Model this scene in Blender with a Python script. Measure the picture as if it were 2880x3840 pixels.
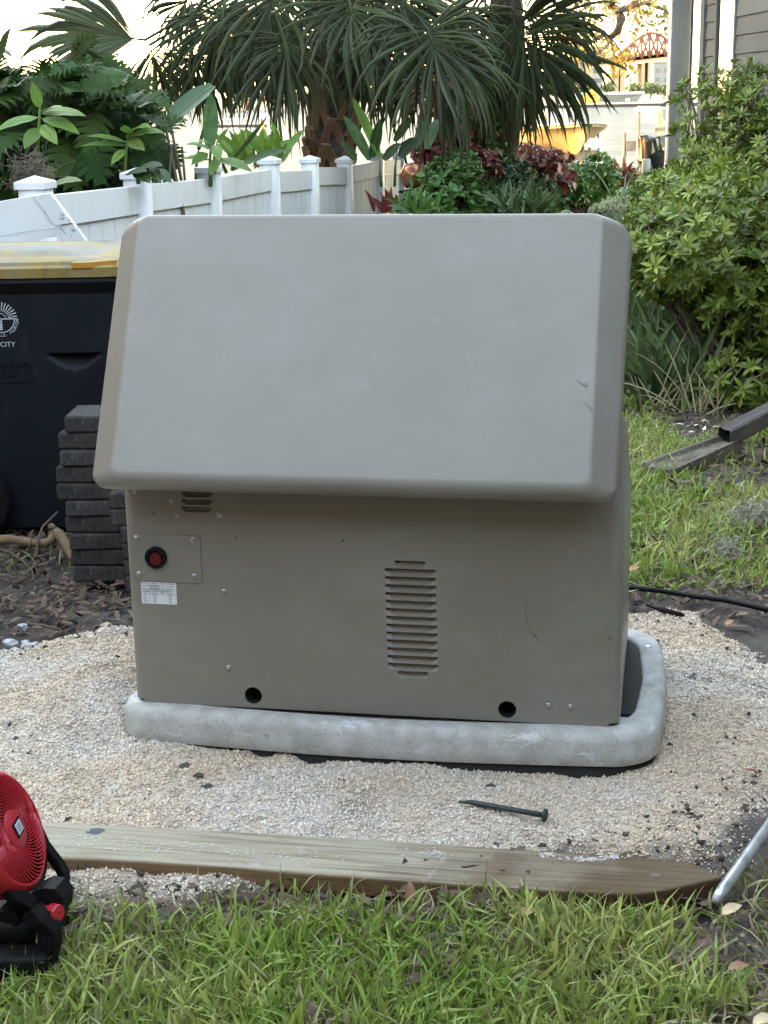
import bpy, bmesh, math, random
import numpy as np
from mathutils import Vector, Matrix, noise as mnoise

random.seed(7); RNG = np.random.default_rng(11)
for o in list(bpy.data.objects): bpy.data.objects.remove(o)
S = bpy.context.scene
COL = S.collection
R = math.radians

# ------------------------------------------------------------------ camera
CAM_H, PITCH, ROLL, FPX = 1.527, math.atan(418/1550), 0.0185, 1550.0
cam = bpy.data.cameras.new('camera'); camo = bpy.data.objects.new('camera', cam); COL.objects.link(camo)
cam.sensor_fit = 'HORIZONTAL'; cam.sensor_width = 36.0; cam.lens = 36.0*FPX/768
cam.clip_start = 0.05; cam.clip_end = 6000
camo.matrix_world = Matrix.Translation((0, 0, CAM_H)) @ Matrix.Rotation(R(90)-PITCH, 4, 'X') @ Matrix.Rotation(-ROLL, 4, 'Z')
S.camera = camo
# ------------------------------------------------------------------ sky, sun, exposure
SUN_EL, SUN_AZ = R(13.0), R(-66)          # azimuth from +Y, negative = to the west (left)
w = bpy.data.worlds.new('World'); S.world = w; w.use_nodes = True
nt = w.node_tree; nt.nodes.clear()
sky = nt.nodes.new('ShaderNodeTexSky'); sky.sky_type = 'NISHITA'; sky.sun_disc = False
sky.sun_elevation = SUN_EL; sky.sun_rotation = SUN_AZ
sky.air_density = 1.0; sky.dust_density = .6; sky.ozone_density = 1.0
mul = nt.nodes.new('ShaderNodeMix'); mul.data_type = 'RGBA'; mul.blend_type = 'MULTIPLY'; mul.inputs[0].default_value = 1
mul.inputs[7].default_value = (1.0, 0.765, 0.575, 1)
bg = nt.nodes.new('ShaderNodeBackground'); bg.inputs[1].default_value = 0.15
wo = nt.nodes.new('ShaderNodeOutputWorld')
nt.links.new(sky.outputs[0], mul.inputs[6]); nt.links.new(mul.outputs[2], bg.inputs[0]); nt.links.new(bg.outputs[0], wo.inputs[0])
sun = bpy.data.lights.new('sun', 'SUN'); sun.energy = 1.0; sun.angle = R(0.6); sun.color = (1.0, 0.55, 0.16)
suno = bpy.data.objects.new('sun', sun); COL.objects.link(suno)
to_sun = Vector((math.sin(SUN_AZ)*math.cos(SUN_EL), math.cos(SUN_AZ)*math.cos(SUN_EL), math.sin(SUN_EL)))
suno.rotation_euler = to_sun.to_track_quat('Z', 'Y').to_euler(); suno.location = (-20, 5, 20)
S.view_settings.view_transform = 'Standard'; S.view_settings.look = 'None'
S.view_settings.exposure = 4.52; S.view_settings.gamma = 1.0
S.cycles.max_bounces = 8; S.cycles.diffuse_bounces = 4; S.cycles.transparent_max_bounces = 8
S.cycles.sample_clamp_indirect = 6.0
try: S.cycles.use_denoising = True
except Exception: pass

# ------------------------------------------------------------------ helpers: places
def pray(nx, ny):
    """direction of sight through a point of the 2880x3840 photograph"""
    a, b = nx/3.75-384, ny/3.75-512
    cr, sr = math.cos(ROLL), math.sin(ROLL)
    u, v = a*cr-b*sr, a*sr+b*cr
    c, s = math.cos(PITCH), math.sin(PITCH)
    return Vector((u/FPX, c-(v/FPX)*s, -s-(v/FPX)*c))
def at(nx, ny, Y):
    d = pray(nx, ny); return Vector((0, 0, CAM_H))+d*(Y/d.y)
def gp(nx, ny, z=0.0):
    d = pray(nx, ny); return Vector((0, 0, CAM_H))+d*((z-CAM_H)/d.z)
def lerp(a, b, t): return a+(b-a)*t
def sstep(a, b, x):
    t = np.clip((np.asarray(x, float)-a)/(b-a), 0, 1); return t*t*(3-2*t)

# ------------------------------------------------------------------ helpers: meshes
class MB:
    def __init__(s): s.v = []; s.f = []; s.m = []; s.sm = []
    def add(s, vs, fs, m=0, smooth=False):
        o = len(s.v); s.v.extend([tuple(p) for p in vs])
        for f in fs: s.f.append([i+o for i in f]); s.m.append(m); s.sm.append(smooth)
        return s
    def box(s, lo, hi, m=0):
        x0, y0, z0 = lo; x1, y1, z1 = hi
        vs = [(x0,y0,z0),(x1,y0,z0),(x1,y1,z0),(x0,y1,z0),(x0,y0,z1),(x1,y0,z1),(x1,y1,z1),(x0,y1,z1)]
        return s.add(vs, [(0,3,2,1),(4,5,6,7),(0,1,5,4),(1,2,6,5),(2,3,7,6),(3,0,4,7)], m)
    def bbox(s, lo, hi, b=0.01, seg=2, m=0, mat=None):
        bm = bmesh.new(); bmesh.ops.create_cube(bm, size=1)
        lo, hi = Vector(lo), Vector(hi)
        for v in bm.verts: v.co = Vector([(lo[i]+hi[i])/2+v.co[i]*(hi[i]-lo[i]) for i in range(3)])
        bmesh.ops.bevel(bm, geom=bm.edges[:], offset=b, segments=seg, affect='EDGES', profile=0.5)
        if mat is not None: bm.transform(mat)
        vs = [v.co.copy() for v in bm.verts]; fs = [[v.index for v in f.verts] for f in bm.faces]; bm.free()
        return s.add(vs, fs, m, True)
    def tube(s, pts, r, n=8, m=0, cap=True, flat=1.0):
        pts = [Vector(p) for p in pts]; k = len(pts)
        rr = r if hasattr(r, '__len__') else [r]*k
        t0 = (pts[1]-pts[0]).normalized()
        u = t0.orthogonal().normalized(); vs = []
        for i, p in enumerate(pts):
            t = (pts[min(i+1, k-1)]-pts[max(i-1, 0)]).normalized()
            u = (u-t*u.dot(t)).normalized(); v = t.cross(u)
            for j in range(n):
                a = 2*math.pi*j/n; vs.append(p+u*(math.cos(a)*rr[i])+v*(math.sin(a)*rr[i]*flat))
        fs = [(i*n+j, i*n+(j+1)%n, (i+1)*n+(j+1)%n, (i+1)*n+j) for i in range(k-1) for j in range(n)]
        if cap: fs += [tuple(range(n))[::-1], tuple((k-1)*n+j for j in range(n))]
        return s.add(vs, fs, m, True)
    def beam(s, pts, wd, th, side, m=0):
        """rectangular bar along points; side = direction of its width"""
        pts = [Vector(p) for p in pts]; side = Vector(side).normalized(); vs = []; k = len(pts)
        for i, p in enumerate(pts):
            t = (pts[min(i+1, k-1)]-pts[max(i-1, 0)]).normalized()
            nn = t.cross(side).normalized(); ss = nn.cross(t).normalized()
            c = 0.78
            for a, b in ((-1,-c),(-c,-1),(c,-1),(1,-c),(1,c),(c,1),(-c,1),(-1,c)): vs.append(p+ss*(a*wd/2)+nn*(b*th/2))
        fs = [(i*8+j, i*8+(j+1)%8, (i+1)*8+(j+1)%8, (i+1)*8+j) for i in range(k-1) for j in range(8)]
        fs += [tuple(range(8))[::-1], tuple((k-1)*8+j for j in range(8))]
        return s.add(vs, fs, m)
    def lathe(s, prof, n=32, M=None, m=0, smooth=True):
        M = M or Matrix.Identity(4)
        vs = [M@Vector((r*math.cos(2*math.pi*j/n), r*math.sin(2*math.pi*j/n), z)) for r, z in prof for j in range(n)]
        k = len(prof)
        fs = [(i*n+j, i*n+(j+1)%n, (i+1)*n+(j+1)%n, (i+1)*n+j) for i in range(k-1) for j in range(n)]
        return s.add(vs, fs, m, smooth)
    def disc(s, c, r, nrm, n=20, m=0):
        q = Vector(nrm).to_track_quat('Z', 'Y').to_matrix()
        return s.add([Vector(c)+q@Vector((r*math.cos(2*math.pi*j/n), r*math.sin(2*math.pi*j/n), 0)) for j in range(n)], [tuple(range(n))], m)
    def prism(s, poly, d, m=0, smooth=False):
        """closed polygon (3-D points) pushed along vector d"""
        n = len(poly); poly = [Vector(p) for p in poly]; d = Vector(d)
        vs = poly+[p+d for p in poly]
        fs = [tuple(range(n))[::-1], tuple(range(n, 2*n))]+[(i, (i+1)%n, n+(i+1)%n, n+i) for i in range(n)]
        return s.add(vs, fs, m, smooth)
    def mesh(s, name, mats, off=(0,0,0), sharp=None):
        me = bpy.data.meshes.new(name)
        if any(off): s.v = [(a-off[0], b-off[1], c-off[2]) for a, b, c in s.v]
        me.from_pydata(s.v, [], s.f)
        for mt in (mats if isinstance(mats, (list, tuple)) else [mats]): me.materials.append(mt)
        me.polygons.foreach_set('material_index', s.m); me.polygons.foreach_set('use_smooth', s.sm)
        me.update()
        if sharp:
            try: me.set_sharp_from_angle(angle=R(sharp))
            except Exception: pass
        return me

def npmesh(name, V, F, mat, smooth=False):
    """fast mesh from arrays: V (n,3); F (m,k) all the same corner count"""
    me = bpy.data.meshes.new(name); n, k = len(F), F.shape[1]
    me.vertices.add(len(V)); me.vertices.foreach_set('co', np.ascontiguousarray(V, np.float32).ravel())
    me.loops.add(n*k); me.loops.foreach_set('vertex_index', np.ascontiguousarray(F, np.int32).ravel())
    me.polygons.add(n); me.polygons.foreach_set('loop_start', np.arange(0, n*k, k, dtype=np.int32))
    if smooth: me.polygons.foreach_set('use_smooth', np.ones(n, bool))
    me.materials.append(mat); me.update(calc_edges=True); me.validate(); return me
def scatter(tv, tf, P, X, Y, Z):
    """copies of a template (tv, tf) at points P with axes X, Y, Z (n,3 each, already scaled)"""
    V = P[:, None, :]+tv[None, :, 0:1]*X[:, None, :]+tv[None, :, 1:2]*Y[:, None, :]+tv[None, :, 2:3]*Z[:, None, :]
    n, k = len(P), len(tv)
    F = tf[None]+(np.arange(n)*k)[:, None, None]
    return V.reshape(-1, 3), F.reshape(-1, tf.shape[1])
def joinvf(L):
    vs, fs, o = [], [], 0
    for V, F in L: vs.append(V); fs.append(F+o); o += len(V)
    return np.concatenate(vs), np.concatenate(fs)
def frames(D, U):
    """unit axes: Y along D, Z near U"""
    D = D/np.linalg.norm(D, axis=1, keepdims=True)
    X = np.cross(D, U); X /= np.maximum(np.linalg.norm(X, axis=1, keepdims=True), 1e-6)
    return X, D, np.cross(X, D)
def randdir(n): 
    v = RNG.normal(size=(n, 3)); return v/np.linalg.norm(v, axis=1, keepdims=True)

# ------------------------------------------------------------------ helpers: objects
def tag(o, label=None, cat=None, group=None, kind=None):
    if label: o['label'] = label
    if cat: o['category'] = cat
    if group: o['group'] = group
    if kind: o['kind'] = kind
    return o
def thing(name, label, cat, loc=(0,0,0), rz=0, group=None):
    o = bpy.data.objects.new(name, None); COL.objects.link(o); o.empty_display_size = .1
    o.location = loc; o.rotation_euler = (0, 0, rz); return tag(o, label, cat, group)
def obj(name, me, parent=None):
    o = bpy.data.objects.new(name, me); COL.objects.link(o)
    if parent is not None: o.parent = parent
    return o
def part(name, mb, mat, parent, world=False, sharp=None):
    off = (0,0,0)
    if world: off = tuple(parent.location)
    return obj(name, mb.mesh(name, mat, off, sharp), parent)
def copy_tree(o, parent=None):
    c = o.copy(); COL.objects.link(c); c.parent = parent
    for ch in list(o.children):
        d = ch.copy(); COL.objects.link(d); d.parent = c
        for g in list(ch.children):
            e = g.copy(); COL.objects.link(e); e.parent = d
    return c

# ------------------------------------------------------------------ helpers: materials
def M(name, col, rough=.6, var=.12, scale=6., col2=None, bump=0., bscale=80., metal=0., island=0., transl=0.,
      spec=.5, stretch=None, c2lo=.45, c2hi=.62, attr=None, attrcol=None, detail=4., objvar=0., specks=()):
    m = bpy.data.materials.new(name); m.use_nodes = True; t = m.node_tree; N = t.nodes; L = t.links
    N.clear(); out = N.new('ShaderNodeOutputMaterial'); b = N.new('ShaderNodeBsdfPrincipled')
    b.inputs['Roughness'].default_value = rough; b.inputs['Metallic'].default_value = metal
    b.inputs['Specular IOR Level'].default_value = spec
    tc = N.new('ShaderNodeTexCoord'); mp = N.new('ShaderNodeMapping'); L.new(tc.outputs['Object'], mp.inputs[0])
    if stretch: mp.inputs['Scale'].default_value = stretch
    nz = N.new('ShaderNodeTexNoise'); nz.inputs['Scale'].default_value = scale; nz.inputs['Detail'].default_value = detail
    L.new(mp.outputs[0], nz.inputs['Vector'])
    cr = N.new('ShaderNodeValToRGB')
    c = Vector(col)
    if col2 is None:
        cr.color_ramp.elements[0].position = .3; cr.color_ramp.elements[1].position = .7
        cr.color_ramp.elements[0].color = (*(c*(1-var)), 1); cr.color_ramp.elements[1].color = (*(c*(1+var)), 1)
    else:
        cr.color_ramp.elements[0].position = c2lo; cr.color_ramp.elements[1].position = c2hi
        cr.color_ramp.elements[0].color = (*col, 1); cr.color_ramp.elements[1].color = (*col2, 1)
    L.new(nz.outputs['Fac'], cr.inputs[0]); src = cr.outputs[0]
    for sc_, sscale, slo, shi, sfac, sst in specks:      # stains and scuffs: (colour, noise scale, from, to, strength, stretch)
        mp2 = N.new('ShaderNodeMapping'); mp2.inputs['Scale'].default_value = sst; mp2.inputs['Location'].default_value = (sscale*.37, 1.7, .3); L.new(tc.outputs['Object'], mp2.inputs[0])
        n4 = N.new('ShaderNodeTexNoise'); n4.inputs['Scale'].default_value = sscale; n4.inputs['Detail'].default_value = 10; n4.inputs['Roughness'].default_value = .62; L.new(mp2.outputs[0], n4.inputs['Vector'])
        mr4 = N.new('ShaderNodeMapRange'); mr4.inputs[1].default_value = slo; mr4.inputs[2].default_value = shi; mr4.inputs[4].default_value = sfac; L.new(n4.outputs['Fac'], mr4.inputs[0])
        mx4 = N.new('ShaderNodeMix'); mx4.data_type = 'RGBA'; mx4.inputs[7].default_value = (*sc_, 1); L.new(mr4.outputs[0], mx4.inputs[0]); L.new(src, mx4.inputs[6]); src = mx4.outputs[2]
    if island or objvar:
        hs = N.new('ShaderNodeHueSaturation'); mr = N.new('ShaderNodeMapRange')
        a = island or objvar
        mr.inputs['To Min'].default_value = 1-a; mr.inputs['To Max'].default_value = 1+a
        if island:
            g = N.new('ShaderNodeNewGeometry'); rnd = g.outputs['Random Per Island']
        else:
            g = N.new('ShaderNodeObjectInfo'); rnd = g.outputs['Random']
        L.new(rnd, mr.inputs[0]); L.new(mr.outputs[0], hs.inputs['Value'])
        m2 = N.new('ShaderNodeMath'); m2.operation = 'MULTIPLY'; m2.inputs[1].default_value = 7.31; L.new(rnd, m2.inputs[0])
        m3 = N.new('ShaderNodeMath'); m3.operation = 'FRACT'; L.new(m2.outputs[0], m3.inputs[0])
        mh = N.new('ShaderNodeMapRange'); mh.inputs['To Min'].default_value = .5-.05*a; mh.inputs['To Max'].default_value = .5+.05*a
        L.new(m3.outputs[0], mh.inputs[0]); L.new(mh.outputs[0], hs.inputs['Hue'])
        L.new(src, hs.inputs['Color']); src = hs.outputs[0]
    if attr:
        at_ = N.new('ShaderNodeAttribute'); at_.attribute_name = attr
        mx = N.new('ShaderNodeMix'); mx.data_type = 'RGBA'; L.new(at_.outputs['Fac'], mx.inputs[0]); L.new(src, mx.inputs[6])
        mx.inputs[7].default_value = (*attrcol, 1); src = mx.outputs[2]
    L.new(src, b.inputs['Base Color'])
    if bump:
        n2 = N.new('ShaderNodeTexNoise'); n2.inputs['Scale'].default_value = bscale; n2.inputs['Detail'].default_value = 3
        L.new(mp.outputs[0], n2.inputs['Vector'])
        bp = N.new('ShaderNodeBump'); bp.inputs['Strength'].default_value = bump; bp.inputs['Distance'].default_value = .01
        L.new(n2.outputs['Fac'], bp.inputs['Height']); L.new(bp.outputs[0], b.inputs['Normal'])
    sh = b.outputs[0]
    if transl:
        tr = N.new('ShaderNodeBsdfTranslucent'); L.new(src, tr.inputs[0])
        ms = N.new('ShaderNodeMixShader'); ms.inputs[0].default_value = transl
        L.new(b.outputs[0], ms.inputs[1]); L.new(tr.outputs[0], ms.inputs[2]); sh = ms.outputs[0]
    L.new(sh, out.inputs[0]); return m

m_taupe = M('taupe_powder_coat', (.200,.184,.155), .40, col2=(.214,.200,.175), scale=4.5, detail=8, c2lo=.40, c2hi=.68, bump=.02, bscale=600, specks=[((.258,.25,.235), 3.0, .50, .68, .45, (1,1.6,1.6)), ((.188,.176,.15), 5, .56, .74, .25, (1.6,1,1)), ((.17,.158,.135), 7, .66, .76, .2, (1,1,1)), ((.28,.275,.26), 26, .60, .70, .22, (1,.6,1)), ((.30,.30,.29), 90, .70, .76, .3, (1,1,1))])
m_bolt = M('zinc_bolt', (.42,.42,.41), .35, metal=.9, var=.1)
m_black = M('black_plastic', (.004,.004,.005), .6, var=.2, spec=.2, bump=.03, bscale=300)
m_dark = M('void_shade_black', (.006,.006,.006), .9)  # black surface stands in for the shade inside slots and openings
m_red = M('red_plastic', (.42,.016,.028), .42, var=.1, bump=.03, bscale=300)
m_redbtn = M('red_button', (.09,.004,.008), .3, var=.1)
m_sticker = M('white_sticker', (.68,.70,.74), .4, var=.03)
m_ink = M('black_ink', (.04,.045,.055), .6)
m_ink_soft = M('grey_ink', (.22,.23,.26), .6)
m_pad = M('pad_composite', (.35,.345,.315), .8, spec=.3, col2=(.50,.505,.49), scale=20, c2lo=.34, c2hi=.70, bump=.2, bscale=120, detail=12, specks=[((.62,.64,.65), 16, .60, .68, .8, (.6,.6,2)), ((.16,.145,.125), 5, .60, .72, .6, (.5,.5,1.6)), ((.14,.14,.135), 60, .64, .70, .6, (1,1,1)), ((.20,.20,.19), 160, .56, .64, .5, (1,1,1))])
m_padfoot = M('pad_foam', (.015,.015,.015), .9, bump=.2, bscale=120)
m_skid = M('black_steel', (.016,.015,.014), .7, var=.25, scale=30, spec=.2)
m_vinyl = M('white_vinyl', (.72,.735,.75), .38, specks=[((.48,.45,.38), 3, .60, .74, .55, (2,2,.5)), ((.40,.40,.36), 30, .66, .74, .5, (1,1,.5))], col2=(.62,.63,.62), scale=2.2, c2lo=.5, c2hi=.75, stretch=(3,3,1), detail=6)
m_vinylmould = M('mildewed_vinyl', (.66,.68,.70), .5, col2=(.16,.17,.16), scale=26, c2lo=.58, c2hi=.66)
m_binbody = M('navy_plastic', (.006,.008,.0145), .6, spec=.25, specks=[((.03,.03,.034), 5, .55, .75, .5, (1,1,.35))], var=.15, bump=.05, bscale=260)
m_binlid = M('yellowed_lid', (.25,.19,.075), .7, spec=.25, specks=[((.09,.08,.065), 12, .55, .70, .6, (1,1,1))], col2=(.20,.185,.155), scale=4.5, c2lo=.42, c2hi=.56, bump=.05, bscale=40, detail=8)
m_binrim = M('yellow_rim', (.26,.18,.045), .5, specks=[((.12,.10,.06), 14, .55, .68, .6, (1,1,.4))], col2=(.27,.205,.09), scale=9, c2lo=.4, c2hi=.7)
m_orange = M('orange_latch', (.42,.20,.025), .45)
m_print = M('pale_print', (.50,.54,.58), .6)
m_paver = M('charcoal_paver', (.026,.025,.025), .9, col2=(.062,.058,.055), scale=18, c2lo=.35, c2hi=.72, stretch=(2.2,2.2,.8), specks=[((.10,.095,.09), 60, .56, .66, .7, (1,1,.5)), ((.012,.012,.012), 40, .58, .68, .8, (1,1,.5))], bump=.5, bscale=60, detail=8, objvar=.25)
m_wood = M('pine_plank', (.40,.36,.255), .75, col2=(.26,.205,.135), scale=3.2, c2lo=.42, c2hi=.66, stretch=(1.2,26,26), bump=.12, bscale=12, detail=7)
m_woodwet = M('stained_wood', (.235,.18,.115), .7, col2=(.17,.12,.075), scale=3.2, c2lo=.4, c2hi=.66, stretch=(1.5,26,26), bump=.12, bscale=12, detail=7)
m_post = M('weathered_piling', (.16,.125,.085), .85, col2=(.24,.20,.14), scale=12, stretch=(1,1,.2))
m_steel = M('galvanised_steel', (.55,.59,.63), .35, col2=(.36,.38,.40), scale=22, metal=.7)
m_spike = M('green_spike_steel', (.022,.035,.032), .45, var=.3, scale=40)
m_soil = M('soil', (.045,.038,.033), .95, col2=(.095,.078,.062), scale=9, c2lo=.4, c2hi=.68, bump=.8, bscale=42, detail=10)
m_mulch = M('mulch_chip', (.10,.068,.048), .9, var=.4, scale=20, island=.6)
m_gravel = M('gravel', (.42,.345,.26), .9, col2=(.54,.475,.395), scale=6, c2lo=.38, c2hi=.68, bump=.55, bscale=170, attr='dirt', attrcol=(.10,.085,.072), detail=10)  # bed toned darker than the chips, standing in for shadow in their gaps
m_stone = M('crushed_stone', (.58,.475,.355), .9, col2=(.60,.545,.485), scale=2.2, c2lo=.42, c2hi=.58, island=.34)
m_whitestone = M('white_rock', (.40,.42,.43), .8, col2=(.16,.18,.19), scale=40)
m_tanstone = M('tan_pebble', (.44,.33,.22), .7, var=.15, scale=30)
m_grass = M('grass_blade', (.23,.325,.06), .45, col2=(.36,.40,.12), scale=2.2, island=.42, transl=.35)
m_grassdry = M('dry_grass', (.38,.34,.19), .7, island=.3, transl=.25)
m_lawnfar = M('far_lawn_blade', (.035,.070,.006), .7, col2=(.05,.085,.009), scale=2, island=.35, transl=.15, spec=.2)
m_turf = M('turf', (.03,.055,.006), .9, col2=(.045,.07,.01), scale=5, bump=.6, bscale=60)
m_palm = M('palm_leaf', (.040,.053,.019), .5, var=.3, scale=3, island=.6, transl=.15, spec=.3)
m_palmdead = M('dead_palm_leaf', (.16,.12,.068), .7, island=.4, transl=.2)
m_boot = M('palm_boot', (.20,.11,.062), .85, col2=(.30,.19,.115), scale=9, objvar=.35)
m_bark = M('bark', (.055,.045,.036), .9, col2=(.10,.08,.06), scale=20, bump=.6, bscale=40)
m_philo = M('philodendron_leaf', (.032,.066,.014), .55, spec=.12, var=.2, scale=4, island=.0, objvar=.35, transl=.18)
m_lightleaf = M('ginger_leaf', (.16,.27,.05), .42, var=.15, scale=6, objvar=.25, transl=.35)
m_darkleaf = M('dark_glossy_leaf', (.030,.062,.018), .45, spec=.3, var=.2, scale=6, objvar=.25, transl=.2)
m_midrib = M('leaf_midrib', (.20,.27,.09), .5, transl=.2)
m_banana = M('banana_leaf', (.075,.155,.055), .38, col2=(.05,.115,.045), scale=10, stretch=(1,1,1), objvar=.25, transl=.3)
m_copper = M('copper_leaf', (.17,.048,.036), .45, var=.3, scale=8, island=.5, transl=.25)
m_shrub = M('shrub_leaf', (.075,.155,.032), .42, var=.2, scale=2, island=.35, transl=.3)
m_azalea = M('azalea_leaf', (.145,.20,.028), .45, var=.35, scale=1.6, island=.5, transl=.22, spec=.35)
m_lime = M('lime_leaf', (.13,.22,.03), .45, island=.3, transl=.4)
m_oak = M('oak_leaf', (.26,.17,.03), .5, col2=(.09,.10,.03), scale=.8, island=.4, transl=.4)  # orange of the low sun is mixed into the leaf colour
m_strap = M('strap_leaf', (.095,.15,.055), .42, island=.4, transl=.25)
m_moss = M('spanish_moss', (.36,.345,.27), .9, island=.3)
m_mossbrown = M('dry_moss', (.16,.13,.10), .9, island=.3)
m_deadleaf = M('dead_leaf', (.30,.17,.085), .7, var=.25, scale=30, objvar=.3)
m_tanleaf = M('tan_leaf', (.46,.36,.22), .7, var=.2, scale=30, objvar=.2)
m_root = M('root_bark', (.19,.125,.075), .85, var=.3, scale=25)
m_twig = M('twig', (.10,.075,.055), .9)
m_siding = M('grey_siding', (.195,.195,.175), .85, spec=.05, var=.06, scale=2.5, objvar=.05)
m_trim = M('pale_trim', (.16,.17,.18), .8, spec=.05, var=.04)
m_column = M('column_paint', (.36,.37,.37), .55, var=.05)
m_brick = M('house_brick', (.16,.10,.075), .85, col2=(.22,.15,.11), scale=14)
m_roof = M('roof_shingle', (.08,.075,.07), .9, var=.3, scale=12)
m_glass = M('window_glass', (.030,.036,.028), .06, col2=(.10,.12,.07), scale=4, c2lo=.35, c2hi=.7, spec=.8)
m_downspout = M('grey_downspout', (.062,.055,.048), .85, specks=[((.12,.105,.085), 10, .52, .66, .6, (1,1,1))], var=.2, scale=8)
m_splash = M('splash_block', (.13,.11,.088), .95, specks=[((.05,.045,.035), 22, .5, .64, .8, (1,1,1))], var=.3, scale=12, bump=.3)
m_bag = M('black_bag', (.010,.010,.012), .28, var=.2)
m_hull = M('sun_tinted_hull', (.30,.215,.085), .5, var=.04)  # white boat: the sun's yellow is put into the hull colour
m_hulltop = M('hull_top', (.34,.34,.33), .4)
m_bridge = M('bridge_steel', (.14,.040,.024), .7, var=.1, scale=.2)
m_concrete = M('concrete', (.27,.21,.13), .85, var=.1, scale=.3)
m_barge = M('barge_steel', (.12,.118,.11), .8, var=.2, scale=.2)
m_yellow = M('machine_yellow', (.55,.30,.03), .5)
m_darkhull = M('dark_timber', (.05,.04,.035), .9)
m_building = M('tan_building', (.24,.17,.085), .8, var=.06, scale=.1)
m_greybuild = M('grey_building', (.17,.18,.19), .8, var=.06, scale=.1)
m_faropen = M('dark_window', (.06,.07,.08), .2)
m_fartree = M('far_tree_leaf', (.10,.13,.05), .8, var=.3, scale=.5, island=.4)
m_farland = M('far_bank', (.20,.17,.11), .9, var=.2, scale=.05)
m_rust = M('rust_red', (.30,.10,.06), .8)
m_copperball = M('copper_globe', (.45,.20,.11), .25, metal=.7)

for m_ in (m_taupe,):
    b = next(n_ for n_ in m_.node_tree.nodes if n_.type == 'BSDF_PRINCIPLED'); b.inputs['Coat Weight'].default_value = .3; b.inputs['Coat Roughness'].default_value = .34
# water
m_water = bpy.data.materials.new('river_water'); m_water.use_nodes = True
t = m_water.node_tree; b = t.nodes['Principled BSDF']
b.inputs['Base Color'].default_value = (.05,.055,.052,1); b.inputs['Roughness'].default_value = .12; b.inputs['Specular IOR Level'].default_value = .35
tc = t.nodes.new('ShaderNodeTexCoord'); mp = t.nodes.new('ShaderNodeMapping'); mp.inputs['Scale'].default_value = (.25,.8,1)
nz = t.nodes.new('ShaderNodeTexNoise'); nz.inputs['Scale'].default_value = 1.4; nz.inputs['Detail'].default_value = 5
bp = t.nodes.new('ShaderNodeBump'); bp.inputs['Strength'].default_value = .8; bp.inputs['Distance'].default_value = .6
t.links.new(tc.outputs['Object'], mp.inputs[0]); t.links.new(mp.outputs[0], nz.inputs['Vector'])
t.links.new(nz.outputs['Fac'], bp.inputs['Height']); t.links.new(bp.outputs[0], b.inputs['Normal'])
df_ = t.nodes.new('ShaderNodeBsdfDiffuse'); df_.inputs[0].default_value = (.080,.094,.098,1)
mp3 = t.nodes.new('ShaderNodeMapping'); mp3.inputs['Scale'].default_value = (.05,.55,1); n5 = t.nodes.new('ShaderNodeTexNoise'); n5.inputs['Scale'].default_value = 1.0; n5.inputs['Detail'].default_value = 7; n5.inputs['Roughness'].default_value = .65
cr5 = t.nodes.new('ShaderNodeValToRGB'); cr5.color_ramp.elements[0].position = .36; cr5.color_ramp.elements[1].position = .66; cr5.color_ramp.elements[0].color = (.058,.070,.076,1); cr5.color_ramp.elements[1].color = (.125,.145,.15,1)  # light and dark of the ripples painted as streaks in the diffuse colour
t.links.new(tc.outputs['Object'], mp3.inputs[0]); t.links.new(mp3.outputs[0], n5.inputs['Vector']); t.links.new(n5.outputs['Fac'], cr5.inputs[0]); t.links.new(cr5.outputs[0], df_.inputs[0]); ms_ = t.nodes.new('ShaderNodeMixShader'); ms_.inputs[0].default_value = .13
t.links.new(bp.outputs[0], df_.inputs['Normal']); t.links.new(df_.outputs[0], ms_.inputs[1]); t.links.new(b.outputs[0], ms_.inputs[2]); t.links.new(ms_.outputs[0], t.nodes['Material Output'].inputs[0])

# ================================================================== GROUND
WATER_Z = -2.7
def gh(x, y):
    """height of the yard; the garden falls off to the river behind"""
    x = np.asarray(x, float); y = np.asarray(y, float)
    z = -0.02+0*x
    z = z+(-0.16)*sstep(8, 18, y)*(1-sstep(0.5, 3, x))
    z = z+0.22*sstep(12, 21, y)*sstep(0.6, 4.0, x)
    z = z-3.6*sstep(25.5, 37, y)
    z = z+.012*np.sin(x*3.1+1)*np.sin(y*2.7)+.008*np.sin(x*7.3)*np.cos(y*6.1+2)
    return z
def inpoly(X, Y, poly):
    """signed inside distance (positive inside) to a polygon"""
    X = np.asarray(X, float); Y = np.asarray(Y, float); ins = np.zeros(X.shape, bool); d = np.full(X.shape, 1e9)
    n = len(poly)
    for i in range(n):
        x0, y0 = poly[i]; x1, y1 = poly[(i+1) % n]
        c = ((y0 > Y) != (y1 > Y)) & (X < (x1-x0)*(Y-y0)/(y1-y0+1e-12)+x0); ins ^= c
        tt = np.clip(((X-x0)*(x1-x0)+(Y-y0)*(y1-y0))/((x1-x0)**2+(y1-y0)**2+1e-12), 0, 1)
        d = np.minimum(d, np.hypot(X-x0-tt*(x1-x0), Y-y0-tt*(y1-y0)))
    return np.where(ins, d, -d)
def vnoise(x, y, s, seed=0):
    """smooth value noise"""
    x = np.asarray(x, float)*s+seed*17.3; y = np.asarray(y, float)*s+seed*5.1
    xi = np.floor(x); yi = np.floor(y); fx = x-xi; fy = y-yi
    fx = fx*fx*(3-2*fx); fy = fy*fy*(3-2*fy)
    def h(a, b): 
        q = np.sin(a*127.1+b*311.7)*43758.5453; return q-np.floor(q)
    return (h(xi,yi)*(1-fx)+h(xi+1,yi)*fx)*(1-fy)+(h(xi,yi+1)*(1-fx)+h(xi+1,yi+1)*fx)*fy
def fbm(x, y, s, seed=0, o=4):
    r = 0; a = .5
    for i in range(o): r = r+a*vnoise(x, y, s*2**i, seed+i); a *= .5
    return r/(1-.5**o)

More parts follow.
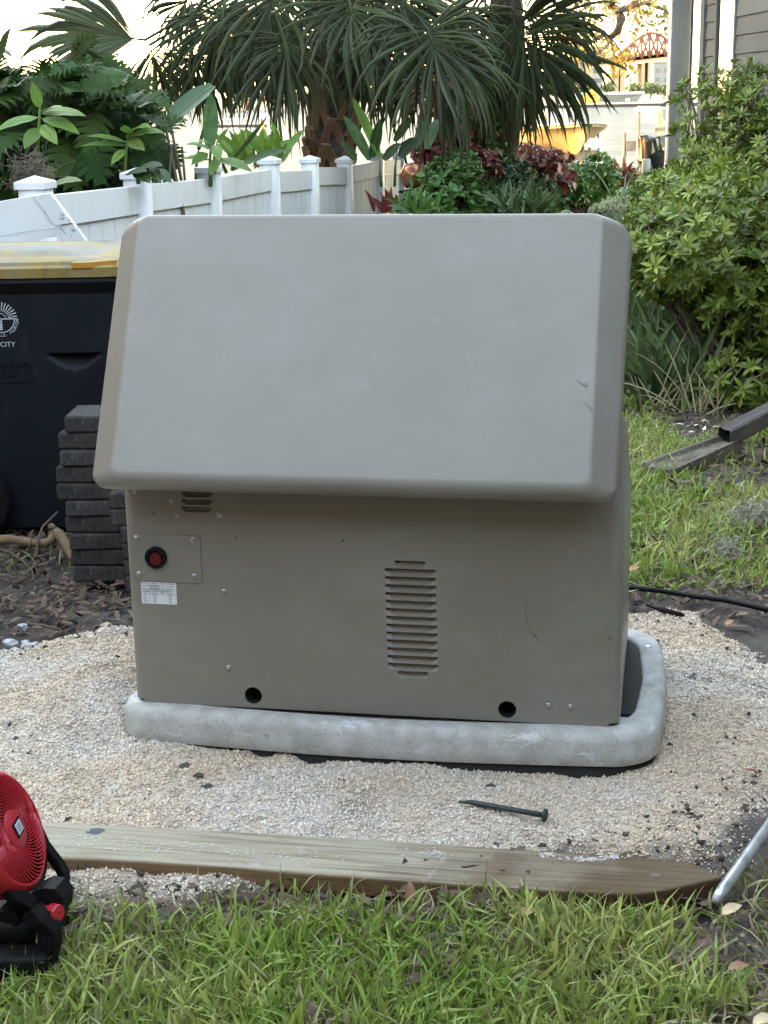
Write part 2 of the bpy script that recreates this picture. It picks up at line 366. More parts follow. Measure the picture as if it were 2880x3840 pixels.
def grid_sheet(xs, ys, zf):
    X, Y = np.meshgrid(xs, ys); Z = zf(X, Y); nx, ny = len(xs), len(ys)
    V = np.stack([X.ravel(), Y.ravel(), Z.ravel()], 1)
    i = np.arange((ny-1)*(nx-1)); r, c = i//(nx-1), i%(nx-1); a = r*nx+c
    return V, np.stack([a, a+1, a+nx+1, a+nx], 1)
xs = np.concatenate([[-600,-200,-60,-25,-14], np.arange(-8, 8.01, .14), [14,25,60,200,600]])
ys = np.concatenate([[-300,-80,-20,-6,-2], np.arange(0, 9, .12), np.arange(9, 40, .4), [45,60]])
def groundz(x, y):
    n = np.where(np.abs(x) < 9, (fbm(x, y, 4, 3)-.5)*.05*(1-sstep(9, 14, y)), 0)
    return gh(x, y)-.012+n
V, F = grid_sheet(xs, ys, groundz)
tag(obj('ground', npmesh('ground', V, F, m_soil, True)), 'dark soil of the yard under the lawn and mulch', 'ground', kind='structure')
# river bed / far land goes on beyond as water
mb = MB(); mb.add([(-3000,31,WATER_Z),(3000,31,WATER_Z),(3000,520,WATER_Z),(-3000,520,WATER_Z)], [(0,1,2,3)])
tag(part('river', mb, m_water, None), 'bright rippled river reaching to the far bank', 'river', kind='structure')
V, F = grid_sheet(np.linspace(-3000, 3000, 120), np.concatenate([[500, 512], np.linspace(530, 5200, 30)]), lambda X, Y: WATER_Z-1.2+3.0*sstep(500, 530, Y)+1.0*vnoise(X, Y, .01))
tag(obj('far_bank', npmesh('far_bank', V, F, m_farland)), 'low tan far bank across the river', 'land', kind='structure')

# ---- gravel bed
GPOLY = [gp(x, y)[:2] for x, y in [(-900,2600),(-200,2470),(60,2432),(200,2420),(310,2395),(520,2385),(900,2330),(1400,2300),(2000,2290),(2350,2285),
        (2420,2300),(2520,2275),(2620,2285),(2700,2340),(2790,2400),(2900,2460),(3200,2600),(3100,3000),(2880,3120),(2720,3240),(2400,3200),(1900,3240),(1500,3305),
        (1000,3270),(700,3325),(380,3350),(100,3330),(-400,3300)]]
DIRT = [gp(x, y)[:2] for x, y in [(2620,3090),(2720,3000),(2900,2960),(3200,2980),(3200,3500),(2800,3480),(2640,3360),(2560,3210)]]
def gravel_d(x, y): return inpoly(x, y, GPOLY)+(fbm(x, y, 7, 9)-.5)*.16
def gravel_z(x, y):
    d = gravel_d(x, y)
    z = lerp(-.10, .0, sstep(-.12, .05, d))+(fbm(x, y, 3, 5)-.5)*.045+(fbm(x, y, 8, 15)-.5)*.026+(fbm(x, y, 16, 6)-.5)*.022
    px_ = .9829*(x+.0417)-.1839*(y-3.4826); py_ = .1839*(x+.0417)+.9829*(y-3.4826)
    dp = np.hypot(np.maximum(np.abs(px_-.03)-.66, 0), np.maximum(np.abs(py_-.34)-.41, 0)); z = z-.014*sstep(.16, .0, dp)
    # mound against the left end of the pad
    z = z+.045*np.exp(-(((x+.78)/.20)**2+((y-3.95)/.45)**2))
    return z
V, F = grid_sheet(np.arange(-2.1, 2.11, .016), np.arange(2.45, 5.3, .016), gravel_z)
me = npmesh('gravel_bed', V, F, m_gravel, True)
a = me.attributes.new('dirt', 'FLOAT', 'POINT')
dd = sstep(-.10, .16, inpoly(V[:,0], V[:,1], DIRT)+(fbm(V[:,0], V[:,1], 9, 2)-.5)*.35)
spots = sstep(.66, .78, fbm(V[:,0], V[:,1], 5, 21))*.55+sstep(.70, .80, fbm(V[:,0], V[:,1], 13, 31))*.5
rim = sstep(.10, -.02, gravel_d(V[:,0], V[:,1]))*.8
a.data.foreach_set('value', np.clip(dd*.95+spots+rim, 0, 1).astype(np.float32))
tag(obj('gravel_bed', me), 'pale crushed limestone bed spread under and around the generator pad', 'gravel', kind='structure')

# stones: low rough lumps
def lump(seed):
    bm = bmesh.new(); [bm.verts.new(p) for p in ((1,0,0),(-1,0,0),(0,1,0),(0,-1,0),(0,0,1),(0,0,-1))]; bm.verts.ensure_lookup_table()
    for f in ((0,2,4),(2,1,4),(1,3,4),(3,0,4),(2,0,5),(1,2,5),(3,1,5),(0,3,5)): bm.faces.new([bm.verts[i] for i in f])
    bm.verts.index_update(); rr = random.Random(seed)
    for v in bm.verts: v.co = v.co*rr.uniform(.75, 1.3)+Vector((rr.uniform(-.35,.35), rr.uniform(-.35,.35), rr.uniform(-.35,.35)))
    bm.verts.ensure_lookup_table()
    tv = np.array([v.co[:] for v in bm.verts]); tf = np.array([[v.index for v in f.verts] for f in bm.faces]); bm.free(); return tv, tf
def stones(n, fn, smin, smax, sink=.25):
    L = []
    for k in range(4):
        tv, tf = lump(k); m_ = n//4
        x = RNG.uniform(-1.6, 1.6, m_*2); y = RNG.uniform(2.55, 5.0, m_*2); keep = fn(x, y); x, y = x[keep][:m_], y[keep][:m_]
        q = len(x); s = smin+(smax-smin)*RNG.random(q)**2.5
        X, Y, Z = frames(randdir(q), randdir(q))
        P = np.stack([x, y, gravel_z(x, y)+s*(.5-sink)], 1)
        L.append(scatter(tv, tf, P, X*s[:,None], Y*s[:,None]*.8, Z*s[:,None]*.6))
    return joinvf(L)
V, F = stones(190000, lambda x, y: (gravel_d(x, y) > -.03) & (RNG.random(len(x)) > .8*sstep(0, .1, inpoly(x, y, DIRT))), .0017, .0056)
tag(obj('gravel', npmesh('gravel', V, F, m_stone)), 'loose crushed limestone chips lying over the pale bed', 'gravel', kind='stuff')
V, F = stones(5200, lambda x, y: (np.abs(inpoly(x, y, GPOLY)) < .09) | ((inpoly(x, y, DIRT) > -.12) & (RNG.random(len(x)) < .8)) | (RNG.random(len(x)) < .03), .003, .010)
tag(obj('soil_clods', npmesh('soil_clods', V, F, m_soil)), 'dark crumbs of soil mixed into the edge of the gravel', 'soil', kind='stuff')

# ---- grass
def blade_t(seg=3, bend=.5, wtip=.15):
    vs = []
    for i in range(seg+1):
        t = i/seg; a = bend*t*t
        z = math.sin((1-a*.55)*math.pi/2*t)/1.0 if False else t*(1-.35*bend*t); y = bend*.75*t*t
        w_ = .5*(1-t**2.2*(1-wtip)); w_ = w_ if i < seg else .02
        vs += [(-w_, y, z), (w_, y, z)]
    fs = [(2*i, 2*i+1, 2*i+3, 2*i+2) for i in range(seg)]
    return np.array(vs), np.array(fs)
def grass(name, label, n, area, keep, lmin, lmax, wd, mat, tilt=.45, kind='stuff', zf=None, seg=3):
    L = []; x0, x1, y0, y1 = area
    for k, bd in enumerate((.15, .45, .8, 1.15)):
        q = n//4; x = RNG.uniform(x0, x1, q); y = RNG.uniform(y0, y1, q); kp = keep(x, y); x, y = x[kp], y[kp]; q = len(x)
        if not q: continue
        tv, tf = blade_t(seg, bd); ln = lmin+(lmax-lmin)*RNG.random(q)**1.6
        az = RNG.uniform(0, 2*math.pi, q); tl = RNG.normal(0, tilt, q)
        D = np.stack([np.cos(az)*np.sin(tl), np.sin(az)*np.sin(tl), np.cos(tl)], 1)
        U = np.stack([np.cos(az+1.0), np.sin(az+1.0), .2+0*az], 1)
        X, Z, Yv = frames(D, U)
        ww = wd*RNG.uniform(.6, 1.3, q)
        P = np.stack([x, y, (zf or gh)(x, y)-.006], 1)
        L.append(scatter(tv, tf, P, X*ww[:,None], Yv*ln[:,None], Z*ln[:,None]))
    V, F = joinvf(L)
    return tag(obj(name, npmesh(name, V, F, mat, True)), label, 'grass', kind=kind)
PLANKP = [gp(x, y, .03)[:2] for x, y in [(-220,3196),(700,3238),(1400,3292),(2050,3336),(2380,3352),(2520,3334),(2705,3286),(2690,3276),(2610,3238),(2350,3208),(1900,3180),(1300,3140),(700,3105),(-220,3062)]]
bare = lambda x, y: fbm(x, y, 2.6, 41)
frontd = lambda x, y: -inpoly(x, y, GPOLY)
def keep_front(x, y):
    d = frontd(x, y); p = sstep(.0, .16, d+(fbm(x, y, 5, 3)-.5)*.16)
    p = p*(1-.93*sstep(.57, .67, bare(x, y)))*(.35+.65*sstep(.34, .56, fbm(x, y, 9, 77)))
    return (d > -.02) & (RNG.random(len(x)) < p) & (inpoly(x, y, PLANKP) < -.004)
grass('grass', 'green lawn blades in the foreground before the plank', 34000, (-1.2,1.3,1.7,2.85), keep_front, .03, .10, .0082, m_grass, tilt=.75)
grass('grass', 'fine thin blades mixed into the foreground lawn', 20000, (-1.2,1.3,1.7,2.85), keep_front, .03, .085, .0036, m_grass, tilt=.9)
grass('dry_grass', 'straw coloured dry blades among the foreground lawn', 9500, (-1.2,1.3,1.7,2.85), lambda x, y: (frontd(x, y) > .0) & (inpoly(x, y, PLANKP) < -.004), .03, .085, .006, m_grassdry, tilt=1.1)
pls = [gp(x, y, -.02)[:2] for x, y in [(2340,2240),(2600,2210),(2960,2260),(3500,2330),(3600,1500),(2950,1570),(2620,1610),(2480,1560),(2300,1540),(1200,1560),(1200,2240)]]
MULCHR = [gp(x, y, -.02)[:2] for x, y in [(2560,1730),(2800,1640),(3100,1640),(3100,1850),(2800,1860),(2640,1850),(2560,1810)]]
STONYR = [gp(x, y, -.02)[:2] for x, y in [(2450,1575),(2700,1580),(2720,1660),(2560,1690),(2480,1620)]]
def keep_right(x, y):
    p = sstep(-.05, .22, inpoly(x, y, pls)+(fbm(x, y, 4, 8)-.5)*.3)*(1-.9*sstep(-.05, .12, inpoly(x, y, MULCHR)+(fbm(x, y, 5, 1)-.5)*.2))
    p = p*(1-.9*sstep(-.05, .1, inpoly(x, y, STONYR)))*(1-.7*sstep(.62, .72, bare(x, y)))
    return RNG.random(len(x)) < p
grass('grass', 'green lawn blades between the generator and the shrubs', 64000, (-.6,3.2,4.5,7.9), keep_right, .03, .10, .0085, m_grass, tilt=.7)
grass('dry_grass', 'pale dry blades scattered through the lawn beside the generator', 9000, (.3,3.2,4.4,7.8), keep_right, .03, .09, .007, m_grassdry, tilt=.9)
grass('grass', 'green lawn running back between the fence and the house behind the generator', 34000, (-.3,3.4,7.6,13.4), lambda x, y: (x > -1.84+.188*(y-7.5)+.35) & (RNG.random(len(x)) < .9), .05, .11, .013, m_grass, tilt=.6, seg=2)
# sunk turf sheet and short grass on the mound behind
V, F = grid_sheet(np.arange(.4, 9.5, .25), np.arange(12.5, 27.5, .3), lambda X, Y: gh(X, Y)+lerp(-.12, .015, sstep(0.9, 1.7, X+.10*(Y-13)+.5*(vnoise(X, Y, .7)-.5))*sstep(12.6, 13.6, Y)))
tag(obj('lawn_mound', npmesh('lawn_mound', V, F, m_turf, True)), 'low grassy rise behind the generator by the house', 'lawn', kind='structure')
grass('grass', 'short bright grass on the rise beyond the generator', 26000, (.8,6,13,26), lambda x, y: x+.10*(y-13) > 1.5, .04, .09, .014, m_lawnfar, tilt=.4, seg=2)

# ---- mulch and litter at the left, chips under the right shrubs
def chips(n, area, keep, s0, s1, mat, name, label, cat):
    x = RNG.uniform(area[0], area[1], n); y = RNG.uniform(area[2], area[3], n); k = keep(x, y); x, y = x[k], y[k]; q = len(x)
    tv = np.array([(-.5,-1,0),(.5,-.8,.05),(.6,.2,.25),(.3,1,.1),(-.4,.9,0),(-.6,0,.2)]); tf = np.array([(0,1,2,5),(5,2,3,4)])
    D = randdir(q); D[:,2] *= .35; X, Y, Z = frames(D, np.tile([0,0,1.], (q, 1))+.5*randdir(q))
    s = s0+(s1-s0)*RNG.random(q)**2
    P = np.stack([x, y, gh(x, y)+.004+.018*RNG.random(q)], 1)
    V, F = scatter(tv, tf, P, X*s[:,None]*.55, Y*s[:,None], Z*s[:,None]*.6)
    return tag(obj(name, npmesh(name, V, F, mat)), label, cat, kind='stuff')
chips(15000, (-2.6,.3,4.3,6.6), lambda x, y: -inpoly(x, y, GPOLY) > .03, .006, .028, m_mulch, 'mulch', 'brown bark mulch and leaf litter before the bin', 'mulch')
chips(7000, (.5,3.2,5.0,9.0), lambda x, y: (inpoly(x, y, MULCHR) > -.1) | (y > 7.0), .01, .034, m_mulch, 'mulch', 'brown leaf litter under the right hand shrubs and downspout', 'mulch')
chips(1500, (.5,3.2,5.6,7.4), lambda x, y: inpoly(x, y, STONYR) > -.03, .012, .03, m_stone, 'gravel', 'whitish stones showing through beside the downspout', 'gravel')
chips(2600, (.6,2.2,4.3,5.4), lambda x, y: -inpoly(x, y, GPOLY) > .0, .006, .03, m_mulch, 'mulch', 'dark soil crumbs and litter along the black cable', 'mulch')
chips(2200, (-1.2,1.3,2.3,2.9), lambda x, y: (frontd(x, y) > -.04) & ((frontd(x, y) < .2) | (bare(x, y) > .58)), .006, .03, m_mulch, 'mulch', 'brown litter along the plank and bare spots of the front lawn', 'mulch')
grass('dry_grass', 'sparse thin weeds in the mulch before the bin', 500, (-2.0,-.5,4.6,5.6), lambda x, y: fbm(x, y, 3, 5) > .52, .04, .13, .004, m_grass, tilt=.6)
# ================================================================== GENERATOR
GYAW = .185
GLOC = Vector((-.0417, 3.4826, 0))
GM = Matrix.Translation(GLOC) @ Matrix.Rotation(-GYAW, 4, 'Z'); GI = GM.inverted()
def onpanel(nx, ny, yl=0.0):
    o_ = GI @ Vector((0, 0, CAM_H)); d = GI.to_3x3() @ pray(nx, ny)
    return o_+d*((yl-o_.y)/d.y)
gen = thing('generator', 'tan grey standby generator with its lid raised, standing on a pale pad', 'generator', GLOC, -GYAW)
BH, BW, BD, ZB = .737, .595, .655, .092

def rrect(hw, y0, y1, r, n=6):
    """rounded rectangle in plan, x in +-hw, y0..y1, anticlockwise from the front left"""
    P = []
    for cx, cy, a0 in ((-hw+r, y0+r, 180), (hw-r, y0+r, 270), (hw-r, y1-r, 0), (-hw+r, y1-r, 90)):
        for i in range(n+1):
            a = R(a0+90*i/n); P.append((cx+r*math.cos(a), cy+r*math.sin(a)))
    return P
mb = MB(); rc = .026
# front panel: grid of cells with two real round holes
holes = [onpanel(950, 2608), onpanel(1902, 2661)]
hs = .045; hr = .0215
nl = 15; LW, LH = .124, .0175
lq0, lq1 = onpanel(1537, 2104), onpanel(1549, 2519)
LOUV = []
for i in range(nl):
    t_ = i/(nl-1); LOUV.append((lerp(lq0.x, lq1.x, t_), lerp(lq0.z, lq1.z, t_), .074 if i in (0, nl-1) else LW, LH))
for ny in (1846, 1874, 1902):
    p = onpanel(738, ny); LOUV.append((p.x, p.z, .076, .0125))
rects = [(x-w_/2, x+w_/2, z-h, z) for x, z, w_, h in LOUV]
crc = [(h.x-hs, h.x+hs, h.z-.030, h.z+hs) for h in holes]
xsn = sorted({round(v, 5) for v in [-BW+rc, BW-rc]+[q for r_ in rects+crc for q in r_[:2]]}); zsn_ = sorted({round(v, 5) for v in [ZB, ZB+BH-.012]+[q for r_ in rects+crc for q in r_[2:]]})
gi = {(i, j): len(xsn)*j+i for j in range(len(zsn_)) for i in range(len(xsn))}
fsn = []
for i in range(len(xsn)-1):
    for j in range(len(zsn_)-1):
        cx, cz = (xsn[i]+xsn[i+1])/2, (zsn_[j]+zsn_[j+1])/2
        if any(r_[0] < cx < r_[1] and r_[2] < cz < r_[3] for r_ in rects+crc): continue
        fsn.append((gi[i,j], gi[i+1,j], gi[i+1,j+1], gi[i,j+1]))
mb.add([(x, 0, z) for z in zsn_ for x in xsn], fsn)
for hole in holes:
        angs = sorted([2*math.pi*j/24 for j in range(24)]+[math.atan2(sz*(hs if sz > 0 else .030), sx*hs) % (2*math.pi) for sx in (-1,1) for sz in (-1,1)])
        n = len(angs); vs = []
        for q in angs:
            c, s_ = math.cos(q), math.sin(q)
            k = 1e9
            if abs(c) > 1e-9: k = min(k, hs/abs(c))
            if abs(s_) > 1e-9: k = min(k, (hs if s_ > 0 else .030)/abs(s_))
            vs.append((hole.x+c*k, 0, hole.z+s_*k))
        vs += [(hole.x+hr*math.cos(q), 0, hole.z+hr*math.sin(q)) for q in angs]
        vs += [(x, .05, z) for x, y, z in vs[n:2*n]]
        mb.add(vs, [(j, (j+1)%n, n+(j+1)%n, n+j) for j in range(n)])
        mb.add(vs, [(n+j, n+(j+1)%n, 2*n+(j+1)%n, 2*n+j) for j in range(n)]+[tuple(range(2*n, 3*n))], 1)
ol = rrect(BW, 0, BD, rc); ol = ol+[ol[0]]
k = len(ol)
zt_ = lambda y: ZB+BH-.34*max(0, y)/BD       # the sides slope down towards the far side
vs = [(x, y, ZB) for x, y in ol]+[(x, y, zt_(y)-.012) for x, y in ol]+[(x*.992, lerp(BD/2, y, .992), zt_(y)) for x, y in ol]+[(x*.97, lerp(BD/2, y, .97), zt_(y)) for x, y in ol]+[(x*.97, lerp(BD/2, y, .97), zt_(y)-.03) for x, y in ol]
fs = []
for r_ in range(4):
    for i in range(k-1):
        if r_ == 0 and abs(ol[i][1]) < 1e-6 and abs(ol[i+1][1]) < 1e-6: continue
        fs.append((r_*k+i, r_*k+i+1, (r_+1)*k+i+1, (r_+1)*k+i))
mb.add(vs, fs, 0, True)
mb.add([(x*.97, lerp(BD/2, y, .97), zt_(y)-.03) for x, y in ol[:-1]], [tuple(range(k-1))], 1)
part('enclosure', mb, [m_taupe, m_dark], gen, sharp=50)
# skid under it
mb = MB(); mb.box((-BW+.012, .012, .078), (BW-.012, BD-.02, ZB-.002)); mb.box((.45, .10, .070), (BW+.085, BD-.015, .0775))
part('skid_base', mb, m_skid, gen)

# ---- lid, swung up and leaning back
LB = Vector((0, -.150, .677)); LEAN = R(28); LL = .664
ev = Vector((0, math.sin(LEAN), math.cos(LEAN))); ew = Vector((0, math.cos(LEAN), -math.sin(LEAN)))
LX = onpanel(1330, 1850, -.15).x-.028
def lidp(u, v, w_): return Vector((LX+u*(.988+.036*v/LL)+.002*v/LL, 0, 0))+LB+ev*v+ew*w_
NC, NS = 9, 6
def lidring(hwb, hwt, vb, vt, rb, rt, wb, wside, wt, cut=0):
    """outline of the lid at one depth: rounded trapezium"""
    P = []; corners = ((-1, -1, 180), (1, -1, 270), (1, 1, 0), (-1, 1, 90))
    for sx, sv, a0 in corners:
        r_ = rb if sv < 0 else rt; hw = hwb if sv < 0 else hwt; vv = vb if sv < 0 else vt
        cx, cv = sx*(hw-r_), vv-sv*r_
        for i in range(NC+1):
            a = R(a0+90*i/NC); c, s_ = math.cos(a), math.sin(a)
            ws = c*c; wtb = wb if sv < 0 else wt
            P.append((cx+r_*c, cv+r_*s_, ws*wside*lerp(.5, 1, (cv+r_*s_)/LL)+(1-ws)*wtb))
    return P
rings = [
    lidring(.500, .480, .060, LL-.060, .02, .02, -.0004, -.0004, -.0004),
    lidring(.543, .527, .034, LL-.016, .022, .022, 0, 0, 0),
    lidring(.547, .531, .028, LL-.011, .023, .024, .0004, .0006, .0006),
    lidring(.551, .535, .021, LL-.006, .024, .026, .0020, .0022, .0022),
    lidring(.554, .538, .014, LL-.003, .026, .028, .0050, .0046, .0050),
    lidring(.557, .541, .008, LL-.001, .028, .030, .0100, .0074, .0100),
    lidring(.580, .567, .003, LL-.000, .030, .034, .0190, .0330, .0300),
    lidring(.601, .590, .000, LL-.001, .032, .038, .0300, .0570, .0500),
    lidring(.605, .594, .000, LL-.001, .033, .040, .0400, .0640, .0600),
    lidring(.608, .597, .001, LL-.002, .034, .040, .0500, .0740, .0740),
    lidring(.609, .598, .003, LL-.003, .034, .040, .0580, .0860, .0900),
    lidring(.609, .599, .004, LL-.004, .034, .040, .0640, .1250, .1400),
    lidring(.604, .594, .008, LL-.009, .034, .040, .0645, .1255, .1405),
    lidring(.599, .589, .014, LL-.012, .034, .040, .0560, .0900, .0900),
    lidring(.560, .540, .040, LL-.030, .040, .050, .0200, .0200, .0200),
]
k = len(rings[0]); vs = [lidp(*p) for r_ in rings for p in r_]
fs = [(r_*k+i, r_*k+(i+1)%k, (r_+1)*k+(i+1)%k, (r_+1)*k+i) for r_ in range(len(rings)-1) for i in range(k)]
mb = MB(); mb.add(vs, fs, 0, True)
mb.add([lidp(*p) for p in rings[0]], [tuple(range(k))], 0, True); mb.add([lidp(*p) for p in rings[-1]], [tuple(range(k))[::-1]], 0, True)
me = mb.mesh('lid', m_taupe); 
bm = bmesh.new(); bm.from_mesh(me); bmesh.ops.remove_doubles(bm, verts=bm.verts, dist=1e-5); bmesh.ops.recalc_face_normals(bm, faces=bm.faces); bm.to_mesh(me); bm.free()
try: me.set_sharp_from_angle(angle=R(55))
except Exception: pass
lid = obj('lid', me, gen)
wn = lid.modifiers.new('wn', 'WEIGHTED_NORMAL'); wn.keep_sharp = True; wn.weight = 60
# hinge arm behind the lid
mb = MB(); mb.box((-.50, -.03, .655), (.50, -.004, .68)); part('hinge', mb, m_skid, gen)

# ---- control plate, switch, sticker
def flatplate(c0, c1, y0, y1, r_, m=0, mbx=None):
    mbx = mbx or MB(); P = []
    for cx, cz, a0 in ((c0[0]+r_, c0[1]+r_, 180), (c1[0]-r_, c0[1]+r_, 270), (c1[0]-r_, c1[1]-r_, 0), (c0[0]+r_, c1[1]-r_, 90)):
        for i in range(5): a = R(a0+22.5*i); P.append((cx+r_*math.cos(a), y1, cz+r_*math.sin(a)))
    return mbx.prism(P, (0, y0-y1, 0), m)
a = onpanel(500, 2176); b_ = onpanel(750, 2010)
part('switch_plate', flatplate((a.x, a.z), (b_.x, b_.z), -.0028, -.0004, .007), m_taupe, gen)
def screw_mesh(r_=.0075):
    mb = MB(); Mx = Matrix.Rotation(R(90), 4, 'X')
    mb.lathe([(r_*1.15,0),(r_*1.15,.0012),(r_*.78,.0016)], 16, Mx)
    mb.lathe([(r_*.78,.0016),(r_*.78,.0048),(r_*.62,.0056),(0.0001,.0058)], 6, Mx, smooth=False)
    return mb.mesh('screw', m_bolt)
scr = screw_mesh()
for nx, ny, pl, sc in ((513,2018,1,1),(722,2025,1,1),(522,2152,1,1),(730,2160,1,1),(840,2219,0,1),(857,2505,0,1),(824,1928,0,1.15),(505,1842,0,.8),
                   (642,1876,0,.8),(664,1930,0,.8),(2057,2647,0,1),(2138,2652,0,1)):
    p = onpanel(nx, ny); s_ = obj('screw', scr, gen); s_.location = (p.x, -.0028 if pl else 0, p.z); s_.scale = (sc*.88,)*3
hol = MB(); hol.lathe([(.0042,0),(.0036,.0012),(.0022,.0006)], 12, Matrix.Rotation(R(90), 4, 'X')); hol.disc((0,-.0005,0), .0024, (0,-1,0), 10, 1)
hm = hol.mesh('rivet_hole', [m_taupe, m_dark])
for nx, ny in ((576,1926),(882,2016),(1287,2028)):
    p = onpanel(nx, ny); s_ = obj('rivet_hole', hm, gen); s_.location = (p.x, 0, p.z)
p = onpanel(588, 2088); Mx = Matrix.Translation((p.x, -.0028, p.z)) @ Matrix.Rotation(R(90), 4, 'X')
mb = MB(); mb.lathe([(.027,0),(.027,.008),(.0255,.0105),(.019,.011),(.0175,.004),(.0001,.0035)], 32, Mx); bz = part('switch_bezel', mb, m_black, gen, sharp=40)
mb = MB(); mb.lathe([(.0158,.0045),(.0158,.010),(.0145,.012),(.006,.0128),(.0001,.0128)], 28, Matrix.Translation((p.x+.001, -.0028, p.z-.002)) @ Matrix.Rotation(R(90), 4, 'X')); part('switch_button', mb, m_redbtn, bz, sharp=40)
a = onpanel(533, 2262); b_ = onpanel(660, 2186)
st = part('sticker', flatplate((a.x, a.z), (b_.x, b_.z), -.0007, -.0002, .003), m_sticker, gen)
mb = MB(); W_, H_ = b_.x-a.x, b_.z-a.z
def ink(x0, y0, x1, y1): mb.add([(a.x+x*W_, -.0011, b_.z-y*H_) for x, y in ((x0,y1),(x1,y1),(x1,y0),(x0,y0))], [(0,1,2,3)])
for x0, y0, x1, y1 in ((.22,0.01,.23,.98),(.56,.01,.567,.35),(.01,.345,.99,.36),(.01,.455,.99,.467),(.01,.565,.99,.578)): ink(x0, y0, x1, y1)
rr = random.Random(5)
def dash(x0, x1, y, h=.045):
    x = x0
    while x < x1-.01:
        q = min(x1, x+rr.uniform(.012, .03)); ink(x, y-h/2, q, y+h/2); x = q+rr.uniform(.004, .010)
for x0, x1, y in ((.03,.18,.06),(.02,.21,.17),(.05,.19,.29),(.28,.5,.06),(.25,.54,.14),(.25,.54,.19),(.25,.54,.26),(.25,.52,.31),(.58,.96,.06),(.60,.68,.17),(.72,.93,.17),(.60,.68,.29),
                  (.72,.93,.29),(.12,.86,.405),(.03,.2,.44),(.07,.15,.52),(.28,.47,.53),(.55,.64,.50),(.74,.88,.53)): dash(x0, x1, y)
for i in range(5):
    y = .625+i*.075; dash(.06, .15, y, .035); dash(.33, .43, y, .035); dash(.78, .86, y, .035)
part('print', mb, m_ink_soft, st)

# ---- louvres
def louvre(wd, h, D=.013):
    """louvre pressed inwards: the metal slopes in towards a dark slot at its top; origin at the middle of its top edge"""
    mb = MB(); nx_, nz_ = 20, 9; slot = h*.34; rows = []
    for j in range(nz_+1):
        z = lerp(-h, -slot, j/nz_); f = (z+h)/(h-slot); dep = D*(1-(1-f)**2)
        hw = wd/2*lerp(.86, .99, f); row = []
        for i in range(nx_+1):
            x = -wd/2+wd*i/nx_; e = np.clip((hw-abs(x))/(.010), 0, 1); e = e*e*(3-2*e); row.append((x, dep*float(e), z))
        rows.append(row)
    k = nx_+1; mb.add([p_ for r_ in rows for p_ in r_], [(r_*k+i, r_*k+i+1, (r_+1)*k+i+1, (r_+1)*k+i) for r_ in range(nz_) for i in range(nx_)], 0, True)
    q = wd/2*.965
    mb.add([(-q,.016,-slot-.004),(q,.016,-slot-.004),(q,.016,0),(-q,.016,0)], [(0,1,2,3)], 1)
    mb.add([(-q,0,0),(q,0,0),(q,.016,0),(-q,.016,0)], [(0,1,2,3)], 1)
    for sx in (-1, 1): mb.add([(sx*q,0,-slot),(sx*q,0,0),(sx*wd/2,0,0),(sx*wd/2,0,-slot)], [(0,1,2,3)], 0); mb.add([(sx*q,0,-slot),(sx*q,0,0),(sx*q,.016,0),(sx*q,.016,-slot)], [(0,1,2,3)], 1)
    return mb.mesh('louver', [m_taupe, m_dark], sharp=50)
lmc = {}
for x, z, w_, h in LOUV:
    if (w_, h) not in lmc: lmc[w_, h] = louvre(w_, h, .013 if h > .015 else .009)
    o_ = obj('louver', lmc[w_, h], gen); o_.location = (x, 0, z)
# faint scuffs on the panel, thin dark strokes rubbed on the paint
m_scuff = M('scuff', (.10,.092,.082), .6)
mb = MB()
def scuff(pts, wd, yl):
    P = [onpanel(x, y, yl) for x, y in pts]; n = len(P)
    vs = []
    for i, p in enumerate(P):
        t_ = (P[min(i+1, n-1)]-P[max(i-1, 0)]).normalized(); s_ = Vector((t_.z, 0, -t_.x)); ww = wd*math.sin(math.pi*(i+.4)/(n-.2))
        vs += [p+s_*ww, p-s_*ww]
    mb.add(vs, [(2*i, 2*i+1, 2*i+3, 2*i+2) for i in range(n-1)])
for pts, wd in (([(1971,2255),(1973,2300),(1978,2345),(1990,2372)], .0007), ([(1972,2255),(1974,2275)], .0014), ([(1990,2360),(2005,2385),(2030,2410)], .0012), ([(2000,2375),(2015,2395)], .0018),
                ([(2265,2345),(2278,2375),(2290,2405)], .0008), ([(2287,2385),(2291,2405)], .0018), ([(2210,2500),(2212,2512)], .0013), ([(2000,2460),(2020,2472)], .0008)):
    scuff(pts, wd, -.0006)
o_ = part('scuff', mb, m_scuff, gen); o_['kind'] = 'stuff'
mb = MB()
def lscuff(pts, wd):
    """stroke lying on the sloped face of the lid"""
    P = []
    for x, y in pts:
        o_ = GI @ Vector((0, 0, CAM_H)); d = GI.to_3x3() @ pray(x, y); nrm = -ew; q = LB+Vector((LX,0,0))+nrm*.0016
        P.append(o_+d*((q-o_).dot(nrm)/d.dot(nrm)))
    n = len(P); vs = []
    for i, p in enumerate(P):
        t_ = (P[min(i+1, n-1)]-P[max(i-1, 0)]).normalized(); s_ = t_.cross(ew).normalized(); ww = wd*math.sin(math.pi*(i+.4)/(n-.2))
        vs += [p+s_*ww, p-s_*ww]
    mb.add(vs, [(2*i, 2*i+1, 2*i+3, 2*i+2) for i in range(n-1)])
for pts, wd in (([(2160,1425),(2180,1436),(2195,1450),(2208,1438)], .0009), ([(2200,1450),(2190,1432)], .0011), ([(2185,1505),(2215,1530),(2230,1548)], .0007), ([(2250,1520),(2262,1545)], .0012),
                ([(1960,900),(1978,905)], .0006)):
    lscuff(pts, wd)
o_ = part('scuff', mb, m_scuff, lid); o_['kind'] = 'stuff'
# bolt on the skid
s_ = obj('screw', scr, gen); s_.location = (BW+.055, BD-.09, .0775); s_.rotation_euler = (R(-90), 0, 0); s_.scale = (1.4,)*3

